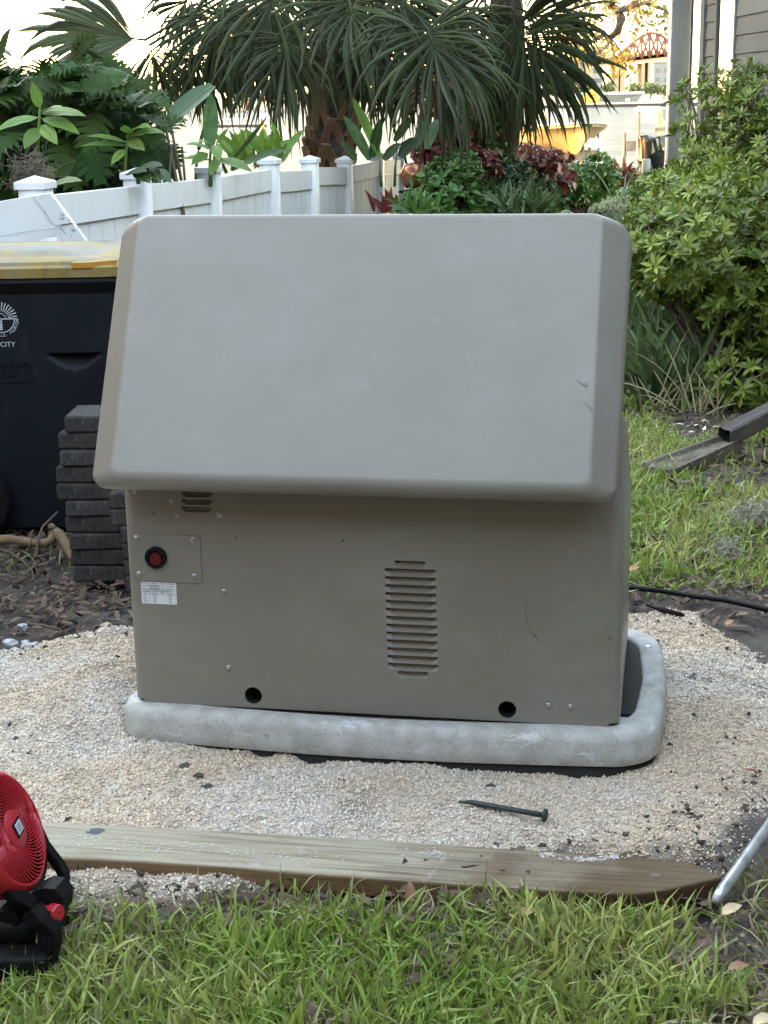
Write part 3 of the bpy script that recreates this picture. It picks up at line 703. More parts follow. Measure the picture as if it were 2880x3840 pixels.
# ---- pad
pad = thing('generator_pad', 'pale grey weathered composite pad under the generator with black foam edge', 'pad', GLOC, -GYAW)
def padring(inset, z, zb=0):
    x0, x1, y0, y1 = -.632, .690, -.050, .745; P = []
    def sup(cx, cy, rx, ry, a0):
        return [(cx+rx*math.cos(R(a0+90*i/8)), cy+ry*math.sin(R(a0+90*i/8))) for i in range(9)]
    rl = .085; rr_ = .13
    P = sup(x0+rl, y0+rl, rl, rl, 180)
    P += [(lerp(x0+rl, x1-rr_, t_), y0-.028*math.sin(math.pi*t_)) for t_ in np.linspace(.08, .92, 11)]
    P += sup(x1-rr_, y0+rr_, rr_, rr_, 270)
    P += [(x1+.012*math.sin(math.pi*t_), lerp(y0+rr_, y1-.15, t_)) for t_ in np.linspace(.15, .85, 5)]
    P += sup(x1-.15, y1-.15, .15, .15, 0); P += sup(x0+.1, y1-.1, .1, .1, 90)
    cx, cy = .03, .34; out = []
    for x, y in P:
        L = math.hypot(x-cx, y-cy); sx = (abs(x-cx)-inset)/abs(x-cx) if abs(x-cx) > .05 else 1; sy = (abs(y-cy)-inset)/abs(y-cy) if abs(y-cy) > .05 else 1
        out.append((cx+(x-cx)*sx, cy+(y-cy)*sy, z))
    return out
rg = [padring(0, .004), padring(-.001, .006), padring(-.001, .030), padring(.001, .058), padring(.003, .067), padring(.008, .076), padring(.015, .0815), padring(.024, .084), padring(.054, .084), padring(.060, .080), padring(.064, .069)]
k = len(rg[0]); mb = MB(); mb.add([p for r_ in rg for p in r_], [(a_*k+i, a_*k+(i+1)%k, (a_+1)*k+(i+1)%k, (a_+1)*k+i) for a_ in range(len(rg)-1) for i in range(k)]+[tuple((len(rg)-1)*k+i for i in range(k))], 0, True)
part('slab', mb, m_pad, pad, sharp=60)
mb = MB(); r0, r1 = padring(.006, -.04), padring(.006, .0038); mb.add(r0+r1, [(i, (i+1)%k, k+(i+1)%k, k+i) for i in range(k)]+[tuple(range(k, 2*k))], 0, True); part('foam_base', mb, m_padfoot, pad)

# ================================================================== PAVERS between bin and generator
pv = []
def paver_mesh(L, D, H):
    mb = MB(); mb.bbox((-L/2,-D/2,0), (L/2,D/2,H), .006, 1)
    for i, v in enumerate(mb.v):
        j = Vector(v); n_ = mnoise.noise_vector(j*30)*.0025; mb.v[i] = tuple(j+n_)
    return mb.mesh('paver', m_paver, sharp=35)
pm = [paver_mesh(.30, .20, .0535), paver_mesh(.145, .16, .0535), paver_mesh(.26, .2, .0535)]
zc = -.01; PY = 4.99
rows = [(272,0),(268,0),(264,1),(262,2),(260,0),(234,1),(240,0),(256,2),(262,0),(280,0)]
def paver(px, Y, z, me, rz, label):
    x = at(px, 1800, Y).x
    o_ = obj('paver', me); bb = [v.co.x for v in me.vertices]; o_.location = (x-min(bb), Y, z); o_.rotation_euler = (0, 0, R(rz))
    return tag(o_, label, 'paver', 'charcoal pavers stacked by the bin')
lefts = [274, 272, 264, 262, 260, 234, 240, 252, 258, 280]
words_ = ['lowest', 'second', 'third', 'fourth', 'fifth', 'sixth', 'seventh', 'eighth', 'ninth', 'tenth']
z = -.015
for i, lx in enumerate(lefts):
    paver(lx, PY, z, pm[(0, 2, 0)[i % 3]], random.uniform(-6, 6), f'charcoal paver, {words_[i]} from the bottom of the stack beside the bin' if i else 'charcoal paver on the ground at the bottom of the stack beside the bin')
    z += .0562
    if i == 9: break
for i, (px, zz) in enumerate(((466, -.015), (462, .0412), (456, .0974), (448, .1536), (424, .2098), (420, .266))):
    paver(px, PY-.14, zz, pm[1], random.uniform(-5, 5), f'short charcoal paver in the front column touching the generator, {["lowest","second","third","fourth","fifth","topmost"][i]} of six')

# ================================================================== BIN
BF = 5.42
bx0, bx1 = -1.745, at(452, 1015, BF).x
bcx, bhw = (bx0+bx1)/2, (bx1-bx0)/2
binn = thing('wheeled_bin', 'navy blue wheeled refuse bin with yellowed lid and round white emblem', 'bin', (bcx, BF, -.02))
BHT = .955; BDEP = .82
def pocket(x, z):
    """depth of the moulded hand pocket in the front wall"""
    x0, x1 = .30, .62    # set below in bin coordinates
    return 0
def binsec(z, n=40):
    """plan outline at height z (local): front wall first"""
    f = z/BHT; hw = lerp(bhw-.075, bhw-.012, f); fy = lerp(.085, .0, f); by = lerp(BDEP-.08, BDEP, f); r_ = .07
    return hw, fy, by, r_
pk0 = at(172, 1350, BF).x-bcx; pk1 = at(372, 1325, BF).x-bcx; pz = at(270, 1340, BF).z+.02
qk0 = at(350, 1180, BF).x-bcx; qz = at(380, 1180, BF).z+.02
NZ, NX = 90, 70; vs = []; fs = []
zsn = np.linspace(.03, BHT-.02, NZ+1); pzg = float(zsn[np.argmin(np.abs(zsn-pz))])
for iz, z in enumerate(zsn):
    hw, fy, by, r_ = binsec(z); row = []
    L0 = 2*(hw-r_)
    for ix in range(NX+1):
        x = -(hw-r_)+L0*ix/NX; d = 0
        if pk0 < x < pk1:
            t_ = (x-pk0)/(pk1-pk0); lip = pzg
            dep = .05*math.sin(math.pi*t_)**.8; bot = lip-.052*math.sin(math.pi*t_)
            if bot < z <= lip+1e-6: d = dep*((z-bot)/(lip-bot))**.8
        if x > qk0:
            t_ = min(1, (x-qk0)/.12)
            if qz-.03*t_ < z < qz: d = max(d, .035*t_*((z-qz+.03*t_)/(.03*t_)))
        # shallow raised panel behind the emblem
        row.append((x, fy+d, z))
    for cx, cy, a0 in ((hw-r_, fy+r_, 270), (hw-r_, by-r_, 0), (-(hw-r_), by-r_, 90), (-(hw-r_), fy+r_, 180)):
        for i in range(1, 7): a_ = R(a0+90*i/6); row.append((cx+r_*math.cos(a_), cy+r_*math.sin(a_), z))
    vs += row
k = len(row)
fs = [(r_*k+i, r_*k+(i+1)%k, (r_+1)*k+(i+1)%k, (r_+1)*k+i) for r_ in range(NZ) for i in range(k)]
fs += [tuple(range(k))[::-1], tuple(NZ*k+i for i in range(k))]
mb = MB(); mb.add(vs, fs, 0, True); bb = part('body', mb, m_binbody, binn, sharp=42)
def rim(z0, z1, o0, o1, dy=0): 
    P = []
    for z, o_ in ((z0, o0), (z1, o1)):
        hw, r_ = bhw+o_, .085
        ring = []
        for cx, cy, a0 in ((hw-r_, -o_+r_, 270), (hw-r_, BDEP+o_-r_, 0), (-(hw-r_), BDEP+o_-r_, 90), (-(hw-r_), -o_+r_, 180)):
            for i in range(9): a_ = R(a0+90*i/8); ring.append((cx+r_*math.cos(a_), cy+r_*math.sin(a_), z+dy*max(0, (cy+r_*math.sin(a_))/BDEP)))
        P.append(ring)
    return P
mb = MB(); A, B = rim(.895, .935, -.004, .014); C_, D_ = rim(.935, .948, .014, .010); k = len(A)
mb.add(A+B+D_, [(r_*k+i, r_*k+(i+1)%k, (r_+1)*k+(i+1)%k, (r_+1)*k+i) for r_ in range(2) for i in range(k)]+[tuple(range(k))[::-1], tuple(2*k+i for i in range(k))], 0, True); part('rim', mb, m_black, binn, sharp=40)
# lid: skirt, step and gently domed top
mb = MB(); SL = -.004
rs = [rim(.952, .952, .016, .016, SL)[0], rim(.985, .985, .019, .019, SL)[0], rim(.992, .992, .012, .012, SL)[0]]
rs2 = [rim(.992, .992, -.004, -.004, SL)[0], rim(1.004, 1.004, -.010, -.010, SL)[0], rim(1.010, 1.010, -.03, -.03, SL)[0]]
k = len(rs[0]); allr = rs+rs2
cxm = (0, BDEP/2)
def shrink(ring, f, dz): return [(x*f, cxm[1]+(y-cxm[1])*f, z+dz) for x, y, z in ring]
allr += [shrink(rs2[2], .86, .006), shrink(rs2[2], .80, -.006), shrink(rs2[2], .72, -.004), shrink(rs2[2], .62, .012), shrink(rs2[2], .3, .022)]
mb.add([p for r_ in allr for p in r_], [(a_*k+i, a_*k+(i+1)%k, (a_+1)*k+(i+1)%k, (a_+1)*k+i) for a_ in range(2, len(allr)-1) for i in range(k)]+[tuple((len(allr)-1)*k+i for i in range(k))], 0, True)
mb.add([p for r_ in allr[:3] for p in r_], [(a_*k+i, a_*k+(i+1)%k, (a_+1)*k+(i+1)%k, (a_+1)*k+i) for a_ in range(2) for i in range(k)]+[tuple(range(k))[::-1]], 1, True)
bl = part('lid', mb, [m_binlid, m_binrim], binn, sharp=30)
p = [at(x, y, BF-.012)-Vector((bcx, BF, -.02)) for x, y in ((270,990),(330,992),(430,972))]
mb = MB(); P = [(q.x, -.016-.002+ (0 if i < 2 else .03), .994) for i, q in enumerate(p)]
mb.beam([Vector(P[0]), Vector(P[1]), Vector((P[2][0], P[2][1], .998))], .014, .022, (0,1,0)); part('grip', mb, m_orange, bl)
# wheel at the lower left
wm = MB(); Mx = Matrix.Translation((at(-105, 1905, BF+.02).x-bcx, .03, .145)) @ Matrix.Rotation(R(90), 4, 'X')
wm.lathe([(.0001,-.03),(.10,-.03),(.135,-.028),(.145,-.01),(.145,.012),(.135,.03),(.105,.032),(.095,.02),(.03,.02),(.025,.03),(.0001,.03)], 36, Mx); part('wheel', wm, m_black, binn, sharp=40)
# emblem and lettering, printed on the sloping front wall
def front_y(z): return lerp(.085, 0, z/BHT)-.0012
txt_cache = {}
def text_poly(s, size):
    """flat letter outlines from the built-in font as (verts2d, faces)"""
    if s in txt_cache: V_, F_ = txt_cache[s]
    else:
        cu = bpy.data.curves.new('t', 'FONT'); cu.body = s; cu.size = 1; cu.align_x = 'CENTER'
        o_ = bpy.data.objects.new('t', cu); COL.objects.link(o_); dg = bpy.context.evaluated_depsgraph_get(); dg.update()
        me_ = bpy.data.meshes.new_from_object(o_.evaluated_get(dg)); V_ = [(v.co.x, v.co.y) for v in me_.vertices]; F_ = [tuple(f.vertices) for f in me_.polygons]
        bpy.data.objects.remove(o_); bpy.data.curves.remove(cu); bpy.data.meshes.remove(me_); txt_cache[s] = (V_, F_)
    return [(x*size, y*size) for x, y in V_], F_
ec = at(-2, 1197, BF)-Vector((bcx, BF, -.02)); ER = .066*1.0
er = (at(62, 1197, BF).x-at(-2, 1197, BF).x)
mb = MB()
def fq(pts): mb.add([(ec.x+x, front_y(ec.z+z), ec.z+z) for x, z in pts], [tuple(range(len(pts)))])
for i in range(15):
    a_ = R(8+i*11.7); wd = er*.032; r0, r1 = er*.46, er*1.0
    c, s_ = math.cos(a_), math.sin(a_); nx_, nz_ = -s_, c
    fq([(r0*c-nx_*wd*.7, r0*s_-nz_*wd*.7), (r1*c-nx_*wd*1.15, r1*s_-nz_*wd*1.15), (r1*c+nx_*wd*1.15, r1*s_+nz_*wd*1.15), (r0*c+nx_*wd*.7, r0*s_+nz_*wd*.7)])
fq([(-er*1.02, -.05*er), (er*1.02, -.05*er), (er*1.02, .01*er), (-er*1.02, .01*er)])
def arc(r0, r1, a0, a1, n=28):
    for i in range(n):
        p_, q_ = R(lerp(a0, a1, i/n)), R(lerp(a0, a1, (i+1)/n)); fq([(r0*math.cos(p_), r0*math.sin(p_)), (r1*math.cos(p_), r1*math.sin(p_)), (r1*math.cos(q_), r1*math.sin(q_)), (r0*math.cos(q_), r0*math.sin(q_))])
arc(er*.80, er*.85, -178, -2); arc(er*.30, er*.335, 0, 180)
s_txt = 'JACKSONVILLE, FLORIDA'; a0 = 183; a1 = 357
for i, ch in enumerate(s_txt):
    if ch == ' ': continue
    a_ = R(lerp(a0, a1, (i+.5)/len(s_txt))); V_, F_ = text_poly(ch, er*.26)
    rad = er*1.08; ca, sa = math.cos(a_), math.sin(a_)
    tx, tz = -sa, ca      # along the arc, anticlockwise
    pts = [(rad*ca+x*tx-y*ca, rad*sa+x*tz-y*sa) for x, y in V_]
    mb.add([(ec.x+x, front_y(ec.z+z), ec.z+z) for x, z in pts], F_)
V_, F_ = text_poly('CITY', er*.42)
mb.add([(ec.x+x+er*.28, front_y(ec.z+y-er*1.68), ec.z+y-er*1.68) for x, y in V_], F_)
# plain figure block inside the seal
for i in range(6): fq([(er*(-.16), -er*(.18+.1*i)), (er*(.10-.02*(i%2)), -er*(.18+.1*i)), (er*(.10-.02*(i%2)), -er*(.10+.1*i)), (er*(-.16), -er*(.10+.1*i))])
part('emblem', mb, m_print, bb)
# raised maker's panel: rounded frame and letters moulded in the same plastic
q0 = at(108, 1437, BF)-Vector((bcx, BF, -.02)); q1 = at(100, 1362, BF)-Vector((bcx, BF, -.02))
mb = MB(); xl, xr, zl, zh = q0.x-.36, q0.x, q0.z, q1.z
def raised(pts, h=.004): mb.prism([(x, front_y(z)-h, z) for x, z in pts][::-1], (0, h+.004, 0))
for pts in ([(xl,zl),(xr,zl),(xr,zl+.005),(xl,zl+.005)], [(xl,zh-.005),(xr,zh-.005),(xr,zh),(xl,zh)], [(xr-.005,zl+.005),(xr,zl+.005),(xr,zh-.005),(xr-.005,zh-.005)]): raised(pts)
V_, F_ = text_poly('Toter', .105)
xm = max(x for x, y in V_); dx = xr-.018-xm
for f in F_: pass
mb2 = MB(); mb2.add([(x+dx, front_y(zl+.02+y)-.003, zl+.02+y) for x, y in V_], F_); mb2.add([(x+dx, front_y(zl+.02+y)+.002, zl+.02+y) for x, y in V_], F_)
# walls of the letters
from collections import Counter
ed = Counter()
for f in F_:
    for i in range(len(f)): e = tuple(sorted((f[i], f[(i+1)%len(f)]))); ed[e] += 1
nV = len(V_); base = len(mb.v)
mb.add(mb2.v, mb2.f); 
for (i, j), c in ed.items():
    if c == 1: mb.f.append([base+i, base+j, base+nV+j, base+nV+i]); mb.m.append(0); mb.sm.append(False)
part('raised_panel', mb, m_binbody, bb)
# ================================================================== FENCE
fence = thing('vinyl_fence', 'long white vinyl privacy fence with capped posts running towards the river', 'fence', (-1.84, 7.5, -.1))
FPX_ = [(-420,770),(130,658),(512,628),(782,610),(1009,583),(1161,582),(1292,584),(1413,563),(1497,565),(1566,566)]
FY = [6.08, 7.5, 8.92, 10.34, 11.76, 13.18, 14.6, 16.02, 17.44, 18.86]
tops = [at(x, y, Y) for (x, y), Y in zip(FPX_, FY)]
fd = Vector((.267, 1.42, 0)).normalized(); fn = Vector((fd.y, -fd.x, 0))     # along, and towards the yard
PH = .064
for i, tp in enumerate(tops):
    zb = float(gh(tp.x, tp.y))-.25
    mb = MB(); Mx = Matrix.Translation((tp.x, tp.y, 0)) @ Matrix(((fn.x, fd.x, 0, 0), (fn.y, fd.y, 0, 0), (0,0,1,0), (0,0,0,1)))
    mb.bbox((-PH,-PH,zb), (PH,PH,tp.z-.055), .006, 1, mat=Mx)
    po = part('post', mb, m_vinyl, fence, world=True)
    mb = MB(); c = PH+.010; q = [(-c,-c),(c,-c),(c,c),(-c,c)]
    L = [[Mx@Vector((x*f, y*f, tp.z-h)) for x, y in q] for f, h in ((1,.062),(1.03,.060),(1.03,.030),(.94,.026),(.03,.0))]
    mb.add([p for r_ in L for p in r_], [(a_*4+j, a_*4+(j+1)%4, (a_+1)*4+(j+1)%4, (a_+1)*4+j) for a_ in range(4) for j in range(4)]+[(3,2,1,0),(16,17,18,19)])
    ca = obj('cap', mb.mesh('cap', m_vinyl, tuple(fence.location)), po)
picket_n = 7
RTOP = [0.10]*10
for i in range(len(tops)-1):
    A, B = tops[i].copy(), tops[i+1].copy(); dv = B-A; L = math.hypot(dv.x, dv.y); u = Vector((dv.x/L, dv.y/L, 0)); nn = Vector((u.y, -u.x, 0))
    za, zb_ = A.z-.10, B.z-.10
    a0, b0 = A+u*(PH+.003), B-u*(PH+.003); a0.z = za; b0.z = zb_
    if i == 4: a0.z -= .02; b0.z -= .02
    zg = float(gh(a0.x, a0.y))-.15
    def slab_(p, q, h, th, m=0):
        mb_ = MB(); mb_.prism([p+nn*th/2, q+nn*th/2, q+nn*th/2+Vector((0,0,h)), p+nn*th/2+Vector((0,0,h))], nn*(-th)); return mb_
    part('rail', slab_(a0-Vector((0,0,.15)), b0-Vector((0,0,.15)), .15, .062), m_vinyl, fence, world=True)
    for j in range(picket_n):
        p_ = a0.lerp(b0, (j+.03)/picket_n); q_ = a0.lerp(b0, (j+.97)/picket_n); hp, hq = p_.z-.163-zg, q_.z-.163-zg
        mb = MB(); p0 = Vector((p_.x, p_.y, zg)); q0 = Vector((q_.x, q_.y, zg)); off = nn*.011
        mb.prism([p0+off, q0+off, q0+off+Vector((0,0,hq)), p0+off+Vector((0,0,hp))], nn*(-.022))
        part('picket', mb, m_vinyl, fence, world=True)
    mb = MB(); m0 = a0.copy(); m1 = b0.copy(); m0.z = zg; m1.z = zg; mb.prism([m0+nn*.004, m1+nn*.004, m1+nn*.004+Vector((0,0,b0.z-.155-zg)), m0+nn*.004+Vector((0,0,a0.z-.155-zg))], nn*(-.008))
    part('backing', mb, m_vinyl, fence, world=True)

# loose fence panel leaning behind the bin
PYY = 6.75
fp = thing('fence_panel', 'loose white fence panel leaning at a slant behind the bin, mildewed along its stile', 'fence panel', at(0, 1010, PYY))
def fpp(x, y, d=0): return at(x, y, PYY-d)
tl, tr, br = fpp(-330, 812), fpp(188, 724), fpp(330, 935)
ux = (tr-tl).normalized(); dn = (br-tr); dn = (dn-ux*dn.dot(ux)).normalized()
dn = (fpp(322, 905)-tr).normalized()
nrm = ux.cross(dn).normalized(); 
if nrm.y > 0: nrm = -nrm
def bar(p, q, wv, wd, th, off): 
    mb_ = MB(); mb_.prism([p+nrm*off, q+nrm*off, q+nrm*off+wv*wd, p+nrm*off+wv*wd], -nrm*th); return mb_
part('rail', bar(tl, tr, dn, .155, .05, .0), m_vinyl, fp, world=True)
part('stile', bar(tr-ux*.058+dn*.157, tr+dn*.157+Vector((0,0,0)), dn, 1.1, .045, -.004), m_vinylmould, fp, world=True)
mb_ = bar(tr-ux*.062+ux*.002, tr-ux*.001, dn, .0, .05, .0)
for j in range(5):
    p_ = tl+dn*(.160+j*.21); q_ = tr-ux*.062+dn*(.160+j*.21)
    part('board', bar(p_, q_, dn, .045 if j == 0 else .205, .02, -.012 if j else -.004), m_vinyl, fp, world=True)
mb = MB(); part('end_cap', bar(tr-ux*.075+dn*.002, tr-ux*.002+dn*.002, dn, .150, .004, .0045), m_vinylmould, fp, world=True)

# far white fence posts beyond the copper shrubs
ff = thing('garden_gate', 'low white gate with two capped posts behind the copper leaved shrub', 'gate', at(1850, 640, 21.0))
for x0, x1, y0 in ((1806,1832,553),(1852,1882,551)):
    a_, b_ = at(x0, y0, 21), at(x1, y0, 21); mb = MB(); mb.bbox((a_.x, 20.9, -.3), (b_.x, 21.1, a_.z-.06), .01, 1)
    po = part('post', mb, m_vinyl, ff, world=True)
    mb = MB(); mb.bbox((a_.x-.03, 20.87, a_.z-.058), (b_.x+.03, 21.13, a_.z), .02, 1); obj('cap', mb.mesh('cap', m_vinyl, tuple(ff.location)), po)
a_, b_ = at(1834, 600, 21), at(1851, 560, 21); mb = MB(); mb.box((a_.x, 20.96, -.2), (b_.x, 21.04, b_.z-.12)); part('panel', mb, m_vinyl, ff, world=True)
a_, b_ = at(1885, 600, 21), at(2010, 563, 21); mb = MB(); mb.box((a_.x, 20.97, b_.z-.30), (b_.x, 21.03, b_.z-.16)); part('rail', mb, m_vinyl, ff, world=True)

# ================================================================== HOUSE on the right
hs_ = thing('house', 'grey clapboard house with pale corner trim at the right edge', 'house', (3.6, 13, 0))
def wx(y): return 3.82-.03*y
def wallp(y, z, o_=0): return Vector((wx(y)-o_, y, z))
EXPO = .165; segs = [(-3.0, 12.55), (13.35, 15.05), (15.85, 16.25)]
WINS = [(12.55, 13.35), (15.05, 15.85)]
for iz in range(20):
    z0 = -.15+iz*EXPO
    for (y0, y1) in segs:
        if z0 < .2 and y0 < 12: pass
        mb = MB(); z1 = z0+EXPO+.02
        P = [wallp(y0, z0, .020), wallp(y1, z0, .020), wallp(y1, z1, .006), wallp(y0, z1, .006)]; dX = Vector((.012, 0, 0))
        mb.add(P+[p+dX for p in P], [(0,1,2,3),(7,6,5,4),(0,4,5,1),(1,5,6,2),(2,6,7,3),(3,7,4,0)])
        part('siding_board', mb, m_siding, hs_, world=True)
mb = MB(); P = [wallp(-3,-.4,-.03), wallp(16.24,-.4,-.03), wallp(16.24,3.3,-.03), wallp(-3,3.3,-.03)]
mb.prism(P, (5.5, 0, 0)); part('wall', mb, m_siding, hs_, world=True)
zw0, zw1 = .55, 3.0
for (y0, y1) in WINS:
    mb = MB()
    def fr(ya, yb, za, zb, pr): 
        p = [wallp(ya,za,pr), wallp(yb,za,pr), wallp(yb,zb,pr), wallp(ya,zb,pr)]; mb.prism(p, (pr+.02, 0, 0))
    zmid = 1.36
    fr(y0, y0+.065, zw0, zw1, .026); fr(y1-.065, y1, zw0, zw1, .026); fr(y0+.067, y1-.067, zw1-.1, zw1, .022); fr(y0+.067, y1-.067, zw0, zw0+.09, .024); fr(y0+.067, y1-.067, zmid, zmid+.085, .020)
    wf = part('window', mb, m_trim, hs_, world=True)
    for za, zb in ((zmid+.09, zw1-.11), (zw0+.1, zmid-.005)):
        mb = MB(); mb.prism([wallp(y0+.067,za,.006), wallp(y1-.067,za,.006), wallp(y1-.067,zb,.006), wallp(y0+.067,zb,.006)], (.012,0,0)); obj('pane', mb.mesh('pane', m_glass, tuple(hs_.location)), wf)
mb = MB(); mb.prism([wallp(16.255,-.3,.038), wallp(16.42,-.3,.038), wallp(16.42,3.1,.038), wallp(16.255,3.1,.038)], (.10,0,0)); part('corner_board', mb, m_trim, hs_, world=True)
# porch column and the roof over both
ca, cb = at(2516, 200, 17.4), at(2588, 200, 17.4)
mb = MB(); mb.bbox((ca.x, 17.4, -.1), (cb.x, 17.4+(cb.x-ca.x), 3.05), .012, 1); part('porch_column', mb, m_column, hs_, world=True)
mb = MB(); mb.box((cb.x+.004, 17.44, -.1), (cb.x+.035, 17.52, 3.05)); part('trim_strip', mb, m_trim, hs_, world=True)
mb = MB(); mb.box((2.95, -3.4, 3.3), (9.3, 19, 3.42)); part('soffit', mb, m_trim, hs_, world=True)
mb = MB(); mb.add([(2.8,-3.6,3.43),(9.5,-3.6,3.43),(9.5,19.2,3.43),(2.8,19.2,3.43),(6.1,-.4,5.6),(6.1,16,5.6)], [(3,2,1,0),(0,1,4),(1,2,5,4),(2,3,5),(3,0,4,5)]); part('roof', mb, m_roof, hs_, world=True)

# added house left of the fence, unseen: put there to shade the yard
nb = thing('added_shade_house', 'cream two storey neighbouring house beyond the fence, outside the left edge', 'house', (-13, 11, -.1))
mb = MB(); mb.box((-19, -7, -.3), (-8.5, 29.5, 7.0)); part('wall', mb, m_building, nb, world=True)
mb = MB(); mb.add([(-19.6,-7.6,7.003),(-7.9,-7.6,7.003),(-7.9,30,7.003),(-19.6,30,7.003),(-13.7,-7.6,10.5),(-13.7,30,10.5)], [(3,2,1,0),(0,1,4),(1,2,5,4),(2,3,5),(3,0,4,5)]); part('roof', mb, m_roof, nb, world=True)
for y in (-3, 2, 7, 12, 17):
    for z in (1.0, 3.8):
        mb = MB(); mb.box((-8.497, y, z), (-8.44, y+1.1, z+1.4)); wf = part('window', mb, m_trim, nb, world=True)
        mb = MB(); mb.box((-8.437, y+.08, z+.08), (-8.42, y+1.02, z+1.32)); obj('pane', mb.mesh('pane', m_glass, tuple(nb.location)), wf)

# added house behind the camera, unseen: blocks low sky to darken the panel
rh = thing('added_rear_house', 'two storey brick house with a shingle roof standing behind the photographer', 'house', (1, -9, 0))
mb = MB(); mb.box((-15, -16, -.3), (16, -4.6, 6.0)); part('wall', mb, m_brick, rh, world=True)
mb = MB(); mb.add([(-15.6,-16.6,6.003),(16.6,-16.6,6.003),(16.6,-4.1,6.003),(-15.6,-4.1,6.003),(-10,-10.3,9.4),(11,-10.3,9.4)], [(3,2,1,0),(0,1,5,4),(1,2,5),(2,3,4,5),(3,0,4)]); part('roof', mb, m_roof, rh, world=True)
for x in (-12, -7, -2, 4, 9, 13):
    mb = MB(); mb.box((x, -4.597, .9), (x+1.4, -4.54, 2.5)); wf = part('window', mb, m_trim, rh, world=True)
    mb = MB(); mb.box((x+.09, -4.537, .99), (x+1.31, -4.52, 2.41)); obj('pane', mb.mesh('pane', m_glass, tuple(rh.location)), wf)

# ================================================================== LEAF BUILDERS
def strip_leaf(mb, base, d, n, L, wfun, droop=.3, seg=7, fold=.18, wave=0, m=0, curl=0):
    d = Vector(d).normalized(); n = Vector(n); side = d.cross(n).normalized(); p = Vector(base); vs = []; st = L/seg
    for i in range(seg+1):
        t_ = i/seg; n_ = side.cross(d).normalized(); ww = wfun(t_)*L
        wv = wave*math.sin(i*2.3)*ww
        vs += [p-side*ww*math.cos(fold)+n_*(ww*math.sin(fold)+wv), p, p+side*ww*math.cos(fold)+n_*(ww*math.sin(fold)-wv)]
        d = (d+Vector((0,0,-1))*droop*st/L*(.4+1.2*t_)).normalized(); p = p+d*st
        side = (side-d*side.dot(d)).normalized()
    fs = []
    for i in range(seg): a_ = i*3; fs += [(a_, a_+1, a_+4, a_+3), (a_+1, a_+2, a_+5, a_+4)]
    mb.add(vs, fs, m, True); return p
lance = lambda wd: (lambda t_: wd*max(.012, math.sin(math.pi*min(1, t_**.8))**.9))
paddle = lambda wd: (lambda t_: .012 if t_ < .0 else wd*max(.02, math.sin(math.pi*min(.995, .06+.94*t_))**.55))

# ---- palms
def fan(mb, hub, axis, nrm, Rr, spread=140, nseg=46, droop=.55, jit=.10, join=.46, seed=0, wmul=1.05, wigs=.16):
    nseg = int(nseg*1.35)
    rr = random.Random(seed); a = Vector(axis).normalized(); n = Vector(nrm); n = (n-a*n.dot(a)).normalized(); b = a.cross(n)
    hub = Vector(hub); dth = R(2*spread/nseg)
    for i in range(nseg):
        th = R(-spread)+dth*(i+.5)+rr.uniform(-.3, .3)*dth
        d = a*math.cos(th)+b*math.sin(th)
        # costapalmate: outer segments sit back along the costa and fold
        o_ = hub-a*.0+a*(.16*Rr*max(0, math.cos(th)))
        d = (d+n*(.22*abs(math.sin(th)))+Vector((rr.gauss(0, jit), rr.gauss(0, jit*1.6), rr.gauss(0, jit)))).normalized()
        L = Rr*(1-.22*abs(th)/R(spread))*rr.uniform(.72, 1.1); p = o_; vs = []; seg = 6
        brk = rr.uniform(.08, .45); wig = Vector((rr.gauss(0,1), rr.gauss(0,1), rr.gauss(0,.6))); dr = droop*rr.uniform(.5, 1.6)
        for k_ in range(seg+1):
            t_ = k_/seg; side = d.cross(n); side = side.normalized() if side.length > 1e-4 else b
            full = L*(t_*.9+.07)*math.tan(dth*.66)
            hw = min(full, L*join*math.tan(dth*.62)*1.25)*wmul
            if t_ > join: hw *= (1-((t_-join)/(1-join))**1.4*.97)
            nn_ = side.cross(d).normalized(); lift = hw*.55
            vs += [p-side*hw, p+nn_*lift, p+side*hw]
            d = (d+Vector((0,0,-1))*dr*max(0, t_-brk)*1.25+wig*wigs*t_).normalized(); p = p+d*(L/seg)
        mb.add(vs, [f for k_ in range(seg) for f in ((k_*3, k_*3+1, k_*3+4, k_*3+3), (k_*3+1, k_*3+2, k_*3+5, k_*3+4))], 0, False)
